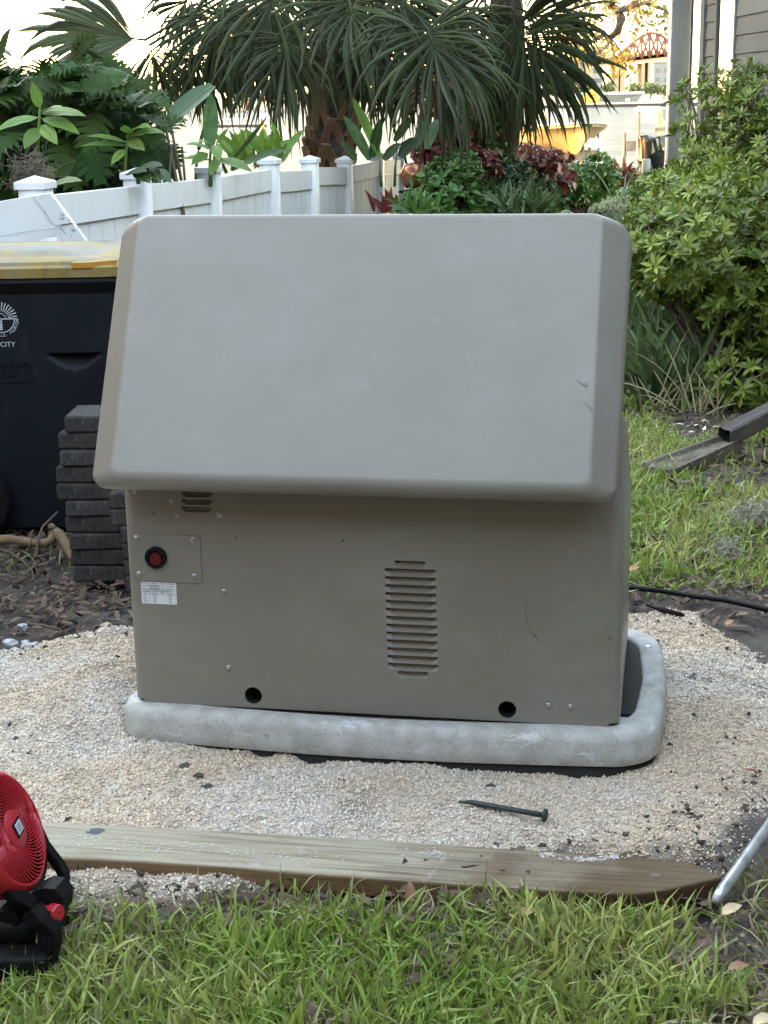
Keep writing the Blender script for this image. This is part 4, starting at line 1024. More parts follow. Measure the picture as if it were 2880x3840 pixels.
def palm(name, label, base, top, r0, r1, crown, fronds, nboots, seed):
    rr = random.Random(seed); base, top = Vector(base), Vector(top)
    t_ = thing(name, label, 'palm tree', base)
    mb = MB(); k = 14
    mb.tube([base.lerp(top, i/k) for i in range(k+1)], [lerp(r0, r1, i/k)*(1+.06*math.sin(i*2.1)) for i in range(k+1)], 12); part('trunk', mb, m_bark, t_, world=True)
    # leaf bases: split woody stubs crossing up the trunk
    bmeshes = []
    for v_ in range(4):
        mb = MB(); L = .30; bend = (.05, .08, .11, .06)[v_]
        for sx in (-1, 1):
            mb.beam([(sx*.085,.01,0), (sx*.06,-bend*.3,L*.35), (sx*.018,-bend*.7,L*.66)], .085, .022, (1,0,0))
        mb.beam([(0,-bend*.65,L*.58), ((.02,-.03,.01,-.02)[v_],-bend*1.0,L*(.8,.95,.85,1.05)[v_])], .075, .026, (1,0,0)); bmeshes.append(mb.mesh('boot', m_boot))
    for i in range(nboots):
        f = i/nboots*.92; az = i*2.399+rr.uniform(-.2, .2); p = base.lerp(top, f); rad = lerp(r0, r1, f)*.97
        o_ = obj('boot', bmeshes[i % 4], t_); o_.location = p+Vector((math.sin(az)*rad, -math.cos(az)*rad, 0))-base; o_.rotation_euler = (R(rr.uniform(-4, 6)), 0, az); s_ = rr.uniform(.8, 1.15); o_.scale = (s_, s_, s_)
    for j, fr_ in enumerate(fronds):
        hub, axis, nrm, Rr = fr_[:4]; kw = fr_[4] if len(fr_) > 4 else {}; mat = kw.pop('mat', m_palm); pet = kw.pop('pet', True)
        mb = MB(); fan(mb, hub, axis, nrm, Rr, seed=seed*100+j, **kw)
        if pet:
            c = Vector(crown); h = Vector(hub); mid = c.lerp(h, .5)+Vector((0,0,.12*(h-c).length)); mb.tube([c, mid, h, h+Vector(axis).normalized()*Rr*.2], [.022,.018,.014,.006], 5)
        part('frond', mb, mat, t_, world=True)
    return t_
Y1 = 15.9
def dirpx(p, q, Y, dy=0):
    """direction between two sight points at depth Y, with dy metres of depth change"""
    v = at(*q, Y)-at(*p, Y); v.y += dy; return v
CR1 = at(1290, -60, Y1); front = (0, -1, .15)
F1 = []
def fr1(L, hub, tip, Y, Rr, dy=0, nrm=front, **kw): L.append((at(*hub, Y), dirpx(hub, tip, Y, dy), nrm, Rr, kw))
fr1(F1, (545,150), (180,110), 14.6, 1.02, .1, (0.05,-.9,.55), spread=52, droop=.35, nseg=26, join=.68, jit=.02, wmul=1.7, wigs=.05)
fr1(F1, (560,170), (640,420), 14.8, .72, .2, (0,-1,.1), spread=70, droop=.8, nseg=30)
fr1(F1, (1075,130), (1060,480), 14.2, .92, -.15, (0,-1,.3), spread=90, droop=1.2, nseg=48)
fr1(F1, (1310,0), (1360,290), 14.0, .85, -.2, (0,-1,.4), spread=120, droop=1.1, nseg=46)
fr1(F1, (1605,110), (1700,420), 13.9, 1.10, -.15, (.15,-1,.25), spread=115, droop=1.0, nseg=52)
fr1(F1, (815,40), (830,330), 14.7, .92, .1, (0,-1,.3), spread=90, droop=1.1, nseg=46)
fr1(F1, (930,70), (900,360), 15.6, .72, .2, (.1,-1,.2), spread=110, droop=.9, nseg=46)
fr1(F1, (1430,90), (1440,400), 15.4, .98, .2, (-.1,-1,.2), spread=110, droop=.9, nseg=46)
fr1(F1, (720,170), (740,410), 15.3, .64, .15, (0,-1,.2), spread=85, droop=1.0, nseg=40)
fr1(F1, (1020,-60), (1000,200), 14.3, 1.05, -.1, (0,-1,.5), spread=120, droop=.9, nseg=48)
fr1(F1, (1480,-60), (1560,160), 14.2, 1.05, -.1, (0,-1,.5), spread=120, droop=.9, nseg=48)
fr1(F1, (1330,150), (1350,330), 15.4, .60, .2, (0,-1,.1), spread=120, droop=.8, nseg=40)
fr1(F1, (1640,270), (1620,460), 15.2, .75, .1, (0,-1,.1), spread=80, droop=1.0, nseg=36, mat=m_palmdead)
fr1(F1, (1530,200), (1530,430), 15.6, .80, .1, (0,-1,.1), spread=80, droop=1.0, nseg=40)
rr = random.Random(3)
for i in range(12):
    az = i*2*math.pi/12+rr.uniform(-.2, .2); el = rr.uniform(.55, 1.25); d = Vector((math.cos(az)*math.cos(el), math.sin(az)*math.cos(el), math.sin(el)))
    F1.append((CR1+d*rr.uniform(.8, 1.1), d+Vector((0,0,-.35)), Vector((-d.x*.6, -d.y*.6, 1)), rr.uniform(.9, 1.15), dict(spread=130, droop=.7, nseg=40)))
for i in range(24):
    hx, hy = rr.uniform(720, 1780), rr.uniform(-40, 230)
    if 1150 < hx < 1330 and hy > 60: continue
    fr1(F1, (hx, hy), (hx+rr.uniform(-160,160), hy+rr.uniform(120,260)), rr.uniform(15.3, 16.6), rr.uniform(.5,.72), rr.uniform(-.1,.3), (rr.uniform(-.4,.4),-1,rr.uniform(0,.4)), spread=rr.uniform(80,120), droop=rr.uniform(.9,1.4), nseg=38)
pb = at(1195, 620, Y1); pb.z = -.3
palm('palm_tree', 'cabbage palm with rough brown trunk standing behind the middle of the white fence', pb, CR1+Vector((0,0,-.1)), .245, .20, CR1, F1, 80, 3)
Y2 = 17.0; CR2 = at(1900, -80, Y2); F2 = []
fr1(F2, (1930,110), (2130,330), 16.3, 1.15, -.1, (-.1,-1,.35), spread=105, droop=.7, nseg=56, wmul=1.3, join=.55)
fr1(F2, (1890,150), (1900,500), 16.5, 1.05, .0, (0,-1,.2), spread=80, droop=1.0, nseg=46)
fr1(F2, (1960,40), (2170,120), 16.6, 1.0, 0, (0,-.8,.6), spread=100, droop=.7, nseg=46)
fr1(F2, (1940,220), (2060,480), 16.9, .95, .1, (0,-1,.2), spread=90, droop=.8, nseg=46)
fr1(F2, (1770,60), (1760,330), 16.6, 1.05, .0, (0,-1,.3), spread=110, droop=1.0, nseg=46)
fr1(F2, (1780,220), (1750,440), 17.2, .85, .1, (0,-1,.1), spread=90, droop=.9, nseg=40, mat=m_palmdead)
fr1(F2, (1850,260), (1840,460), 17.3, .75, .1, (0,-1,.1), spread=80, droop=1.0, nseg=40, mat=m_palmdead)
fr1(F2, (1690,150), (1690,420), 17.4, .9, .1, (0,-1,.1), spread=90, droop=.9, nseg=40)
for i in range(10):
    az = i*2*math.pi/10+rr.uniform(-.2, .2); el = rr.uniform(.55, 1.25); d = Vector((math.cos(az)*math.cos(el), math.sin(az)*math.cos(el), math.sin(el)))
    F2.append((CR2+d*rr.uniform(.8, 1.1), d+Vector((0,0,-.35)), Vector((-d.x*.6, -d.y*.6, 1)), rr.uniform(.9, 1.15), dict(spread=130, droop=.7, nseg=40)))
pb = at(1868, 640, Y2); pb.z = -.3
palm('palm_tree', 'second cabbage palm with vine covered trunk beside the boat', pb, CR2+Vector((0,0,-.1)), .20, .17, CR2, F2, 16, 8)

# ---- lobed leaves of the big bush at the left
def lobed(seed, L=.46):
    rr = random.Random(seed); mb = MB(); seg = 6; d = Vector((0,1,0)); p = Vector((0,0,0)); C = []; dr = rr.uniform(.5, 1.0)
    for i in range(seg+1):
        C.append((p.copy(), d.copy())); d = (d+Vector((0,0,-1))*dr*.13).normalized(); p = p+d*(L/seg)
    for sx in (-1, 1):
        vs = [c-Vector((0,0,.0)) for c, _ in C]; fs = []; nb = len(vs)
        inn = []
        for i in range(seg+1):
            t_ = i/seg; w_ = L*(.085*math.sin(math.pi*min(1, .12+.88*t_))+.012); n_ = C[i][1].cross(Vector((1,0,0))).normalized()
            inn.append(len(vs)); vs.append(C[i][0]+Vector((sx*w_, 0, 0))+n_*(w_*.25))
        for i in range(seg): fs.append((i, i+1, inn[i+1], inn[i]))
        for i in range(seg):
            t_ = (i+.5)/seg; ll = L*(.42*math.sin(math.pi*min(1, .2+.78*t_))+.05)*rr.uniform(.85, 1.1); a, b_ = Vector(vs[inn[i]]), Vector(vs[inn[i+1]])
            dirn = (Vector((sx, .35+.75*t_, 0)).normalized()); m_ = a.lerp(b_, .5); z = rr.uniform(-.05, .02)
            q = a.lerp(b_, .14)+dirn*ll*.66; q2 = a.lerp(b_, .84)+dirn*ll*.72; q.z += .03*L+z*.3; q2.z += .02*L+z*.3
            tip = m_+dirn*ll; tip.z += z*1.2-.03
            o_ = len(vs); vs += [q, q2, tip]; fs += [(inn[i], inn[i+1], o_+1, o_), (o_, o_+1, o_+2)]
        if sx < 0: fs = [f[::-1] for f in fs]
        mb.add(vs, fs, 0, True)
    mb.tube([(0,-.35*L,-.30*L), (0,-.12*L,-.08*L), (0,0,-.004), C[3][0]+Vector((0,0,-.006)), C[5][0]+Vector((0,0,-.006))], [.006,.006,.006,.004,.002], 4)
    return mb.mesh('leaf', m_philo)
LM = [lobed(i) for i in range(6)]
def point_at(loc, d, up):
    d = Vector(d).normalized(); up = Vector(up); x = d.cross(up).normalized(); z = x.cross(d)
    return Matrix(((x.x, d.x, z.x, loc.x), (x.y, d.y, z.y, loc.y), (x.z, d.z, z.z, loc.z), (0,0,0,1)))
def inpx(x, y, poly): return float(inpoly(np.array([x]), np.array([y]), poly)[0])
BUSH = [(-120,250),(60,255),(200,270),(285,200),(420,215),(500,300),(540,370),(580,450),(640,520),(720,570),(790,620),(780,665),(600,690),(300,700),(150,760),(-120,760)]
phb = at(250, 700, 10.2); phb.z = -.1
ph = thing('philodendron_bush', 'big dark bush of deeply lobed leaves above the left end of the fence', 'bush', phb)
rr = random.Random(17); n_ = 0
while n_ < 290:
    x, y = rr.uniform(-120, 870), rr.uniform(190, 770); di = inpx(x, y, BUSH)
    if di < 8: continue
    Y = 9.35+rr.random()**.8*1.9 if n_ > 110 else 9.3+rr.random()*.7
    fx = -1.84+.188*(Y-7.5)-.30
    p = at(x, y, Y)
    if p.x > fx and p.z < 1.25: continue
    d = Vector((rr.gauss(.15, .7), rr.gauss(-.55, .5), rr.gauss(-.05, .45))); up = Vector((rr.gauss(0, .35), rr.gauss(-.7, .35), 1))
    o_ = obj('leaf', LM[n_ % 6], ph); Mx = point_at(p-phb, d, up); s_ = rr.uniform(.42, .74) if di > 60 else rr.uniform(.34, .5)
    o_.matrix_local = Mx @ Matrix.Scale(s_, 4); n_ += 1
mb = MB(); k_ = 0
while k_ < 420:
    x, y = rr.uniform(-120, 790), rr.uniform(200, 720)
    if inpx(x, y, BUSH) < 4: continue
    Y = rr.uniform(9.5, 11.2); p = at(x, y, Y)
    if p.x > -1.84+.188*(Y-7.5)-.28: continue
    Mx = point_at(p, Vector((rr.gauss(.1,.8), rr.gauss(-.5,.6), rr.gauss(-.1,.6))), Vector((rr.gauss(0,.5), rr.gauss(-.6,.5), 1))) @ Matrix.Scale(rr.uniform(.3,.6), 4); me_ = LM[k_ % 6]; k_ += 1
    mb.add([Mx @ v.co for v in me_.vertices], [tuple(f.vertices) for f in me_.polygons], 0, True)
o_ = part('foliage', mb, m_philo, ph, world=True); o_['kind'] = 'stuff'
mb = MB()
for i in range(26):
    x = rr.uniform(-80, 700); top = at(x, rr.uniform(330, 600), rr.uniform(9.6, 11)); b_ = Vector((top.x+rr.uniform(-.4, .4), top.y, -.2)); mb.tube([b_, b_.lerp(top, .5)+Vector((.05,0,.05)), top], [.018,.014,.008], 5)
part('stem', mb, m_twig, ph, world=True)
# a taller tree's foliage behind it at the far left
bt = thing('broadleaf_tree', 'dark broad leaved tree behind the lobed bush at the upper left corner', 'tree', Vector((at(-250,700,13.0).x, 13.0, -.1)))
mb = MB(); 
for i in range(520):
    x, y = rr.uniform(-500, 470), rr.uniform(130, 640)
    lim = 190+ (90 if 40 < x < 260 else 0) + max(0, x-330)*1.0+30*math.sin(x*.05)
    if y < lim: continue
    p = at(x, y, rr.uniform(12, 14)); strip_leaf(mb, p, (rr.gauss(0,.8), rr.gauss(-.4,.5), rr.gauss(-.3,.4)), (rr.gauss(0,.3),-.4,1), rr.uniform(.18,.32), lance(.2), .5, 5, .2)
o_ = part('foliage', mb, m_darkleaf, bt, world=True); o_['kind'] = 'stuff'
mb = MB(); b_ = bt.location; mb.tube([b_, b_+Vector((.1,.1,1.2)), b_+Vector((.5,0,2.4))], [.09,.07,.03], 8); mb.tube([b_+Vector((.1,.1,1.2)), b_+Vector((1.2,-.1,1.9))], [.05,.02], 6); part('trunk', mb, m_bark, bt, world=True)

# ---- ginger plants, banana like paddles
def leafobj(parent, name, base, tip, Y0, Y1_, wd, droop, nrm, mat, prof=lance, fold=.15, seg=8, wave=.05):
    a, b_ = at(*base, Y0), at(*tip, Y1_); L = (b_-a).length*(1+.10*droop); d = (b_-a).normalized()+Vector((0,0,1))*droop*.48
    mb = MB(); strip_leaf(mb, a, d, nrm, L, prof(wd), droop, seg, fold if prof is lance else .32, wave)
    cen = [Vector(v)+Vector((0,-.006,.003)) for v in mb.v[1::3]]; rad = L*wd*.045; mb.tube(cen, [max(.0012, rad*(1-.8*i/len(cen))) for i in range(len(cen))], 4, m=1)
    return part(name, mb, [mat, m_midrib], parent, world=True, sharp=60)
FR = (0,-1,.35)
def plant(name, label, cat, px, Y, stems, leaves, mat, lname='leaf', prof=lance, group=None):
    b_ = at(px, 700, Y); b_.z = float(gh(b_.x, Y))-.02
    t_ = thing(name, label, cat, b_, 0, group)
    mb = MB()
    for (x0,y0),(x1,y1) in stems: mb.tube([at(x0,y0,Y), at((x0+x1)/2-3,(y0+y1)/2,Y), at(x1,y1,Y)], [.014,.011,.006], 6)
    if stems: part('stem', mb, mat, t_, world=True)
    for l in leaves:
        base, tip, wd, dr = l[:4]; nrm = l[4] if len(l) > 4 else (.15,-1,.7); mt = l[5] if len(l) > 5 else mat; dy = l[6] if len(l) > 6 else -.12
        leafobj(t_, lname, base, tip, Y, Y+dy, wd, dr, nrm, mt, prof)
    return t_
GG = 'light green ginger plants along the fence'
plant('ginger_plant', 'light green ginger plant with one upright leaf before the dark bush', 'plant', 143, 8.95, [((140,640),(150,400))], [
    ((150,405),(118,305),.17,.0,(.3,-1,.1)), ((155,425),(318,440),.16,.35,(.1,-.6,1)), ((158,445),(292,510),.16,.5,(.1,-.8,1)), ((152,470),(212,545),.2,.45,(0,-1,.6)), ((148,480),(95,560),.24,.4,(0,-1,.5)), ((145,440),(-10,500),.15,.5,(-.1,-.7,1)),
    ((152,420),(235,405),.2,.3,(.1,-.4,1))], m_lightleaf, group=GG)
plant('ginger_plant', 'light green ginger plant drooping leaves to both sides in the middle of the bush', 'plant', 475, 9.15, [((468,680),(478,520)), ((478,520),(505,480))], [
    ((480,515),(612,505),.15,.6,(.1,-.6,1)), ((495,490),(560,480),.24,.5,(.1,-.6,1)), ((475,535),(330,515),.12,.4,(-.1,-.6,1)), ((474,545),(310,552),.11,.35,(-.1,-.6,1)), ((478,530),(540,570),.2,.6,(0,-1,.5)), ((480,500),(470,470),.3,.2,(0,-1,.2)), ((470,560),(420,620),.16,.4,(0,-1,.5))], m_lightleaf, group=GG)
plant('ginger_plant', 'low ginger plant with a dark leaf hanging over the third fence post', 'plant', 535, 8.75, [((520,690),(515,640))], [
    ((505,635),(560,690),.26,.5,(0,-1,.7),m_darkleaf), ((470,655),(550,645),.24,.3,(0,-.6,1),m_darkleaf), ((565,640),(640,690),.22,.5,(.1,-.8,1),m_darkleaf), ((560,632),(600,690),.2,.6,(0,-1,.5),m_darkleaf), ((520,630),(610,625),.2,.3,(0,-.6,1),m_darkleaf)], m_lightleaf, group=GG)
plant('ginger_plant', 'light green ginger plant at the left end with two leaves just above the panel', 'plant', 200, 8.3, [((188,720),(186,660))], [
    ((190,695),(180,615),.16,.0,(.5,-1,.1)), ((192,692),(305,682),.16,.35,(0,-.6,1)), ((205,640),(285,610),.34,.3,(0,-1,.3),m_darkleaf)], m_lightleaf, group=GG)
plant('ginger_plant', 'ginger plant with a long leaf arching over the fourth fence post', 'plant', 800, 10.2, [((790,700),(790,540)), ((800,650),(815,530)), ((850,650),(830,590))], [
    ((815,600),(940,652),.16,.55,(.1,-.7,1)), ((800,545),(822,610),.22,.8,(.2,-1,.3)), ((792,540),(745,535),.2,.5,(-.1,-.7,1)), ((790,560),(700,545),.15,.5,(-.1,-.7,1)), ((790,600),(690,600),.16,.4,(-.1,-.7,1)), ((820,595),(790,660),.2,.5,(0,-1,.4)),
    ((815,535),(858,480),.08,.2,(.2,-1,.3)), ((780,575),(720,620),.2,.4,(0,-1,.4))], m_lightleaf, group=GG)
# bright clump behind the fence between palm and paddles
bc = plant('lily_clump', 'bright green tuft of pointed leaves behind the fence left of the palm trunk', 'plant', 1000, 12.6, [], [], m_lime)
mb = MB()
for i in range(90):
    x = rr.uniform(860, 1070); p = at(x, rr.uniform(560, 640), rr.uniform(12.2, 13)); strip_leaf(mb, p, (rr.gauss(0,.45), rr.gauss(-.1,.3), 1), (rr.gauss(0,.5),-1,.2), rr.uniform(.14,.26), lance(.12), .6, 4, .25)
o_ = part('foliage', mb, m_lime, bc, world=True); o_['kind'] = 'stuff'
BG = 'bird of paradise plants with big paddle leaves'
plant('bird_of_paradise', 'big paddle leaves, one folded over and one upright, at the right of the lobed bush', 'plant', 720, 10.75, [((735,680),(745,560)), ((745,560),(790,400)), ((870,640),(880,590))], [
    ((798,322),(622,478),.19,.15,(-.5,-.9,.5),m_banana,-.2), ((785,560),(790,350),.155,.0,(.3,-1,.1),m_banana,0), ((870,600),(1000,438),.05,-.05,(.8,-.6,.2),m_darkleaf,0), ((872,640),(1085,565),.09,.3,(.1,-.6,1),m_darkleaf,0),
    ((530,395),(480,275),.10,-.2,(.7,-.8,.2),m_banana,.1)], m_banana, 'leaf', paddle, BG)
plant('bird_of_paradise', 'tall split paddle leaves right of the palm trunk behind the fence', 'plant', 1420, 14.0, [((1430,700),(1425,600)), ((1480,700),(1490,560))], [
    ((1425,590),(1315,360),.085,.1,(.5,-1,.3),m_lightleaf,0), ((1385,600),(1290,440),.13,.3,(.2,-.8,.6),m_banana,0), ((1395,590),(1425,450),.16,.2,(.3,-1,.3),m_darkleaf,0), ((1480,530),(1545,440),.16,.3,(.2,-1,.4),m_darkleaf,0),
    ((1330,600),(1280,530),.2,.3,(0,-1,.4),m_darkleaf,0), ((1560,560),(1595,440),.13,.1,(-.2,-1,.3),m_banana,.2), ((1600,560),(1640,450),.13,.2,(-.2,-1,.3),m_banana,.3), ((1500,590),(1560,520),.26,.4,(0,-1,.5),m_darkleaf,0), ((1440,600),(1500,540),.22,.3,(0,-1,.5),m_darkleaf,0)], m_banana, 'leaf', paddle, BG)

# ---- leafy shrubs made of leaf whorls
def leaf_t(wd=.34, seg=3, bend=.25, fold=.25):
    vs = []; prof = [.10, .85, 1.0, .04] if seg == 3 else [.1, 1, .04]
    for i in range(seg+1):
        t_ = i/seg; w_ = wd/2*prof[i]; z = -bend*t_*t_
        vs += [(-w_, t_, z+w_*fold), (0, t_, z), (w_, t_, z+w_*fold)]
    fs = []
    for i in range(seg): a_ = i*3; fs += [(a_, a_+1, a_+4, a_+3), (a_+1, a_+2, a_+5, a_+4)]
    return np.array(vs), np.array(fs)
def whorl_t(n, open_=55, wd=.36, seed=0, seg=3):
    rr_ = random.Random(seed); L = []
    tv, tf = leaf_t(wd, seg)
    for i in range(n):
        az = i*2.4+rr_.uniform(-.3, .3); el = R(open_*(1-.5*i/n))+rr_.uniform(-.2, .2); s_ = rr_.uniform(.75, 1.1)
        d = np.array([math.cos(az)*math.sin(el), math.sin(az)*math.sin(el), math.cos(el)]); u = np.array([-math.cos(az)*math.cos(el), -math.sin(az)*math.cos(el), math.sin(el)])
        x = np.cross(d, u); L.append((s_*(tv[:,0:1]*x+tv[:,1:2]*d+tv[:,2:3]*u), tf))
    return joinvf(L)
def shrub(name, label, cat, ells, n, size, mat, whorl, stems=None, group=None, upbias=.5, base=None, shell=.55, extra=None):
    """ells: (centre, radii); whorls spread through the outer shell of each ellipsoid"""
    b_ = Vector(base) if base else Vector((ells[0][0].x, ells[0][0].y, float(gh(ells[0][0].x, ells[0][0].y))))
    t_ = thing(name, label, cat, b_, 0, group); L = []
    wt = np.array([r_[0]*r_[1]+r_[1]*r_[2]+r_[0]*r_[2] for _, r_ in ells]); wt = wt/wt.sum()
    for v_ in range(3):
        tv, tf = whorl(v_); P = []; D = []
        for (c, r_), f in zip(ells, wt):
            q = max(3, int(n*f/3)); u = randdir(q); rad = (shell+(1-shell)*RNG.random(q)**.5)*(1+.16*np.sin(u[:,0]*9+c.x*7)*np.sin(u[:,2]*8+u[:,1]*7))
            P.append(np.array(c[:])+u*rad[:,None]*np.array(r_)); D.append(u*.7+np.array([0,0,upbias])+.45*randdir(q))
        P = np.concatenate(P); D = np.concatenate(D); q = len(P); X, Yv, Z = frames(D, randdir(q)); s_ = size*RNG.uniform(.65, 1.2, q)
        L.append(scatter(tv, tf, P, X*s_[:,None], Z*s_[:,None], Yv*s_[:,None]))
    V, F = joinvf(L); o_ = obj('foliage', npmesh('foliage', V-np.array(b_[:]), F, mat, True), t_); o_['kind'] = 'stuff'
    mb = MB(); rr_ = random.Random(len(label))
    for (c, r_) in ells:
        for i in range(stems or 5):
            e = Vector(c)+Vector((rr_.uniform(-.8,.8)*r_[0], rr_.uniform(-.8,.8)*r_[1], rr_.uniform(-.3,.8)*r_[2])); m_ = b_.lerp(e, .55)+Vector((rr_.uniform(-.08,.08), rr_.uniform(-.08,.08), -.02))
            mb.tube([b_+Vector((rr_.uniform(-.05,.05),rr_.uniform(-.05,.05),0)), m_, e], [.012,.008,.003], 5)
    part('stem', mb, m_twig, t_, world=True)
    return t_
wA = lambda v_: whorl_t(8, 64, .29, v_); wB = lambda v_: whorl_t(5, 70, .5, v_+9); wC = lambda v_: whorl_t(4, 80, .85, v_+20)
AZ = 'green leafy shrubs along the house'
zb = gp(2830, 1500)
shrub('azalea_shrub', 'large spreading green shrub with whorled leaves beside the lid', 'shrub', [(at(2620,930,8.0),(.40,.55,.24)), (at(2480,870,8.4),(.20,.40,.17)), (at(2830,1090,7.9),(.34,.45,.34)), (at(2840,800,8.8),(.42,.5,.30)), (at(2600,735,9.4),(.30,.40,.17)), (at(2490,800,9.0),(.16,.25,.07)), (at(2980,1000,8.4),(.5,.6,.5)), (at(2500,1050,8.0),(.14,.25,.10)), (at(2790,1400,7.7),(.22,.3,.16))],
      2600, .072, m_azalea, wA, 7, AZ, base=zb)
shrub('azalea_shrub', 'tall open green shrub in front of the house window', 'shrub', [(at(2660,420,11.0),(.26,.3,.30)), (at(2780,360,10.8),(.22,.3,.24)), (at(2700,560,10.8),(.36,.4,.30)), (at(2860,460,10.5),(.25,.3,.40)), (at(2600,330,11.3),(.08,.1,.12)), (at(2820,620,10.2),(.4,.4,.25)), (at(2850,300,10.6),(.10,.1,.12))], 440, .072, m_azalea, wA, 9, AZ, base=(2.42,10.6,0))
shrub('azalea_shrub', 'small rounded green shrub at the foot of the black bagged bin', 'shrub', [(at(2470,720,13.0),(.24,.3,.16)), (at(2560,680,12.6),(.20,.3,.18)), (at(2540,740,12.2),(.28,.3,.14))], 520, .075, m_azalea, wA, 6, AZ)
shrub('azalea_shrub', 'deep green shrub filling the corner under the house window', 'shrub', [(at(2760,720,10.6),(.5,.4,.34)), (at(2900,640,10.4),(.4,.4,.4))], 560, .075, m_azalea, wA, 6, AZ)
CP = 'copper leaved shrubs at the end of the fence'
shrub('copper_shrub', 'copper red leaved shrub at the far end of the white fence', 'shrub', [(at(1680,580,15.5),(.32,.35,.16)), (at(1780,660,15.5),(.26,.3,.26)), (at(1640,540,15.6),(.18,.25,.14)), (at(1700,510,15.7),(.14,.2,.08))], 330, .098, m_copper, wC, 5, CP)
shrub('copper_shrub', 'second copper leaved shrub in front of the boat', 'shrub', [(at(1970,600,18.0),(.46,.4,.12)), (at(2020,665,18.0),(.40,.4,.18)), (at(1900,620,18.1),(.24,.3,.12))], 330, .098, m_copper, wC, 5, CP)
HG = 'green shrubs of the border behind the generator'
shrub('border_shrub', 'bright green leafy shrub below the copper leaves', 'shrub', [(at(1675,690,14.0),(.24,.3,.20)), (at(1720,660,14.0),(.20,.3,.20)), (at(1700,760,13.8),(.42,.3,.22))], 420, .085, m_shrub, wB, 5, HG)
shrub('border_shrub', 'dark green shrub between the two copper leaved shrubs', 'shrub', [(at(1880,690,16.0),(.34,.3,.26)), (at(1820,740,15.4),(.40,.3,.22)), (at(1950,740,15.4),(.42,.3,.22))], 520, .08, m_darkleaf, wB, 5, HG)
shrub('border_shrub', 'loose green shrub with upright shoots under the boat lift', 'shrub', [(at(2180,690,19.0),(.42,.3,.24)), (at(2250,660,19.2),(.22,.2,.24)), (at(2090,705,18.6),(.42,.3,.24)), (at(2060,650,18.8),(.22,.2,.14))], 420, .10, m_shrub, wB, 6, HG)
shrub('border_shrub', 'lime green bush between the two palm trunks', 'shrub', [(at(1770,510,17.2),(.36,.3,.22)), (at(1810,450,17.4),(.18,.2,.3)), (at(1720,530,17.3),(.2,.2,.15))], 260, .11, m_lime, wB, 4, HG)
# vines up the second palm trunk
vn = thing('climbing_vine', 'green vine climbing the trunk of the second palm', 'vine', at(1868, 640, 16.8)); mb = MB()
for i in range(170):
    p = at(rr.uniform(1815,1905), rr.uniform(330,640), rr.uniform(16.72,16.85)); strip_leaf(mb, p, (rr.gauss(0,.6),-.5,rr.gauss(-.3,.5)), (0,-1,.5), rr.uniform(.07,.13), lance(.3), .3, 3, .2)
o_ = part('foliage', mb, m_shrub, vn, world=True); o_['kind'] = 'stuff'
# strap leaved clumps
def straps(name, label, pts, n, L0, L1, wd, mat, lean=.5, cat='plant', group=None, out=(0,0)):
    b_ = pts[0].copy(); t_ = thing(name, label, cat, b_, 0, group); mb = MB()
    for i in range(n):
        p = pts[i % len(pts)]+Vector((rr.gauss(0,.05), rr.gauss(0,.05), 0)); d = Vector((rr.gauss(out[0],lean), rr.gauss(out[1],lean), 1))
        L = rr.uniform(L0, L1); strip_leaf(mb, p, d, (rr.gauss(0,.6),-1,.4), L, (lambda t_: wd/L/1.0*(.6+.6*math.sin(math.pi*t_**.7))*(1-t_**5)+.0006), rr.uniform(.5,1.5), 6, .3)
    o_ = part('foliage', mb, mat, t_, world=True); o_['kind'] = 'stuff'; return t_
SG = 'clumps of strap shaped leaves under the shrubs'
gpt = [gp(x, y, -.02) for x, y in ((2400,1500),(2450,1480),(2520,1500),(2580,1460),(2640,1500),(2360,1440),(2480,1420),(2700,1470),(2560,1400),(2420,1380))]
straps('strap_leaf_clump', 'tangle of long dark strap leaves beside the generator lid under the shrub', gpt, 330, .25, .62, .011, m_strap, .45, group=SG)
straps('strap_leaf_clump', 'upright strap leaves on the near side of the clump by the lid', [gp(x, y, -.02) for x, y in ((2360,1400),(2410,1360),(2460,1340),(2500,1330))], 80, .45, .8, .013, m_strap, .22, group=SG)
straps('dry_grass_clump', 'pale dry stems leaning across the strap leaves', [gp(x, y, -.02) for x, y in ((2440,1520),(2560,1540),(2500,1470),(2380,1480),(2640,1560))], 70, .2, .5, .0032, m_grassdry, .7)
straps('strap_leaf_clump', 'dark tuft of grassy leaves at the foot of the border below the boat', [at(x, 795, 13.5) for x in (1960,2010,1910,2040)], 110, .15, .34, .012, m_strap, .5, group=SG)
straps('strap_leaf_clump', 'light green leafy tuft behind the top edge of the lid', [at(x, 800, 12.5) for x in (1560,1600,1530)], 40, .14, .24, .018, m_shrub, .6, group=SG)
straps('strap_leaf_clump', 'thin dark blades rising in front of the black bin', [at(x, 740, 12.0) for x in (2390,2420,2340)], 16, .2, .42, .006, m_strap, .5, group=SG)
straps('bromeliad', 'dark red bromeliad tuft at the foot of the fence end', [at(1450, 795, 13.2)], 22, .12, .22, .022, m_copper, .35, 'plant', 'dark red spiky plants')
straps('bromeliad', 'dark red spiky plant beside the dock post', [at(2330, 700, 20.0)], 26, .2, .42, .03, m_copper, .4, 'plant', 'dark red spiky plants')
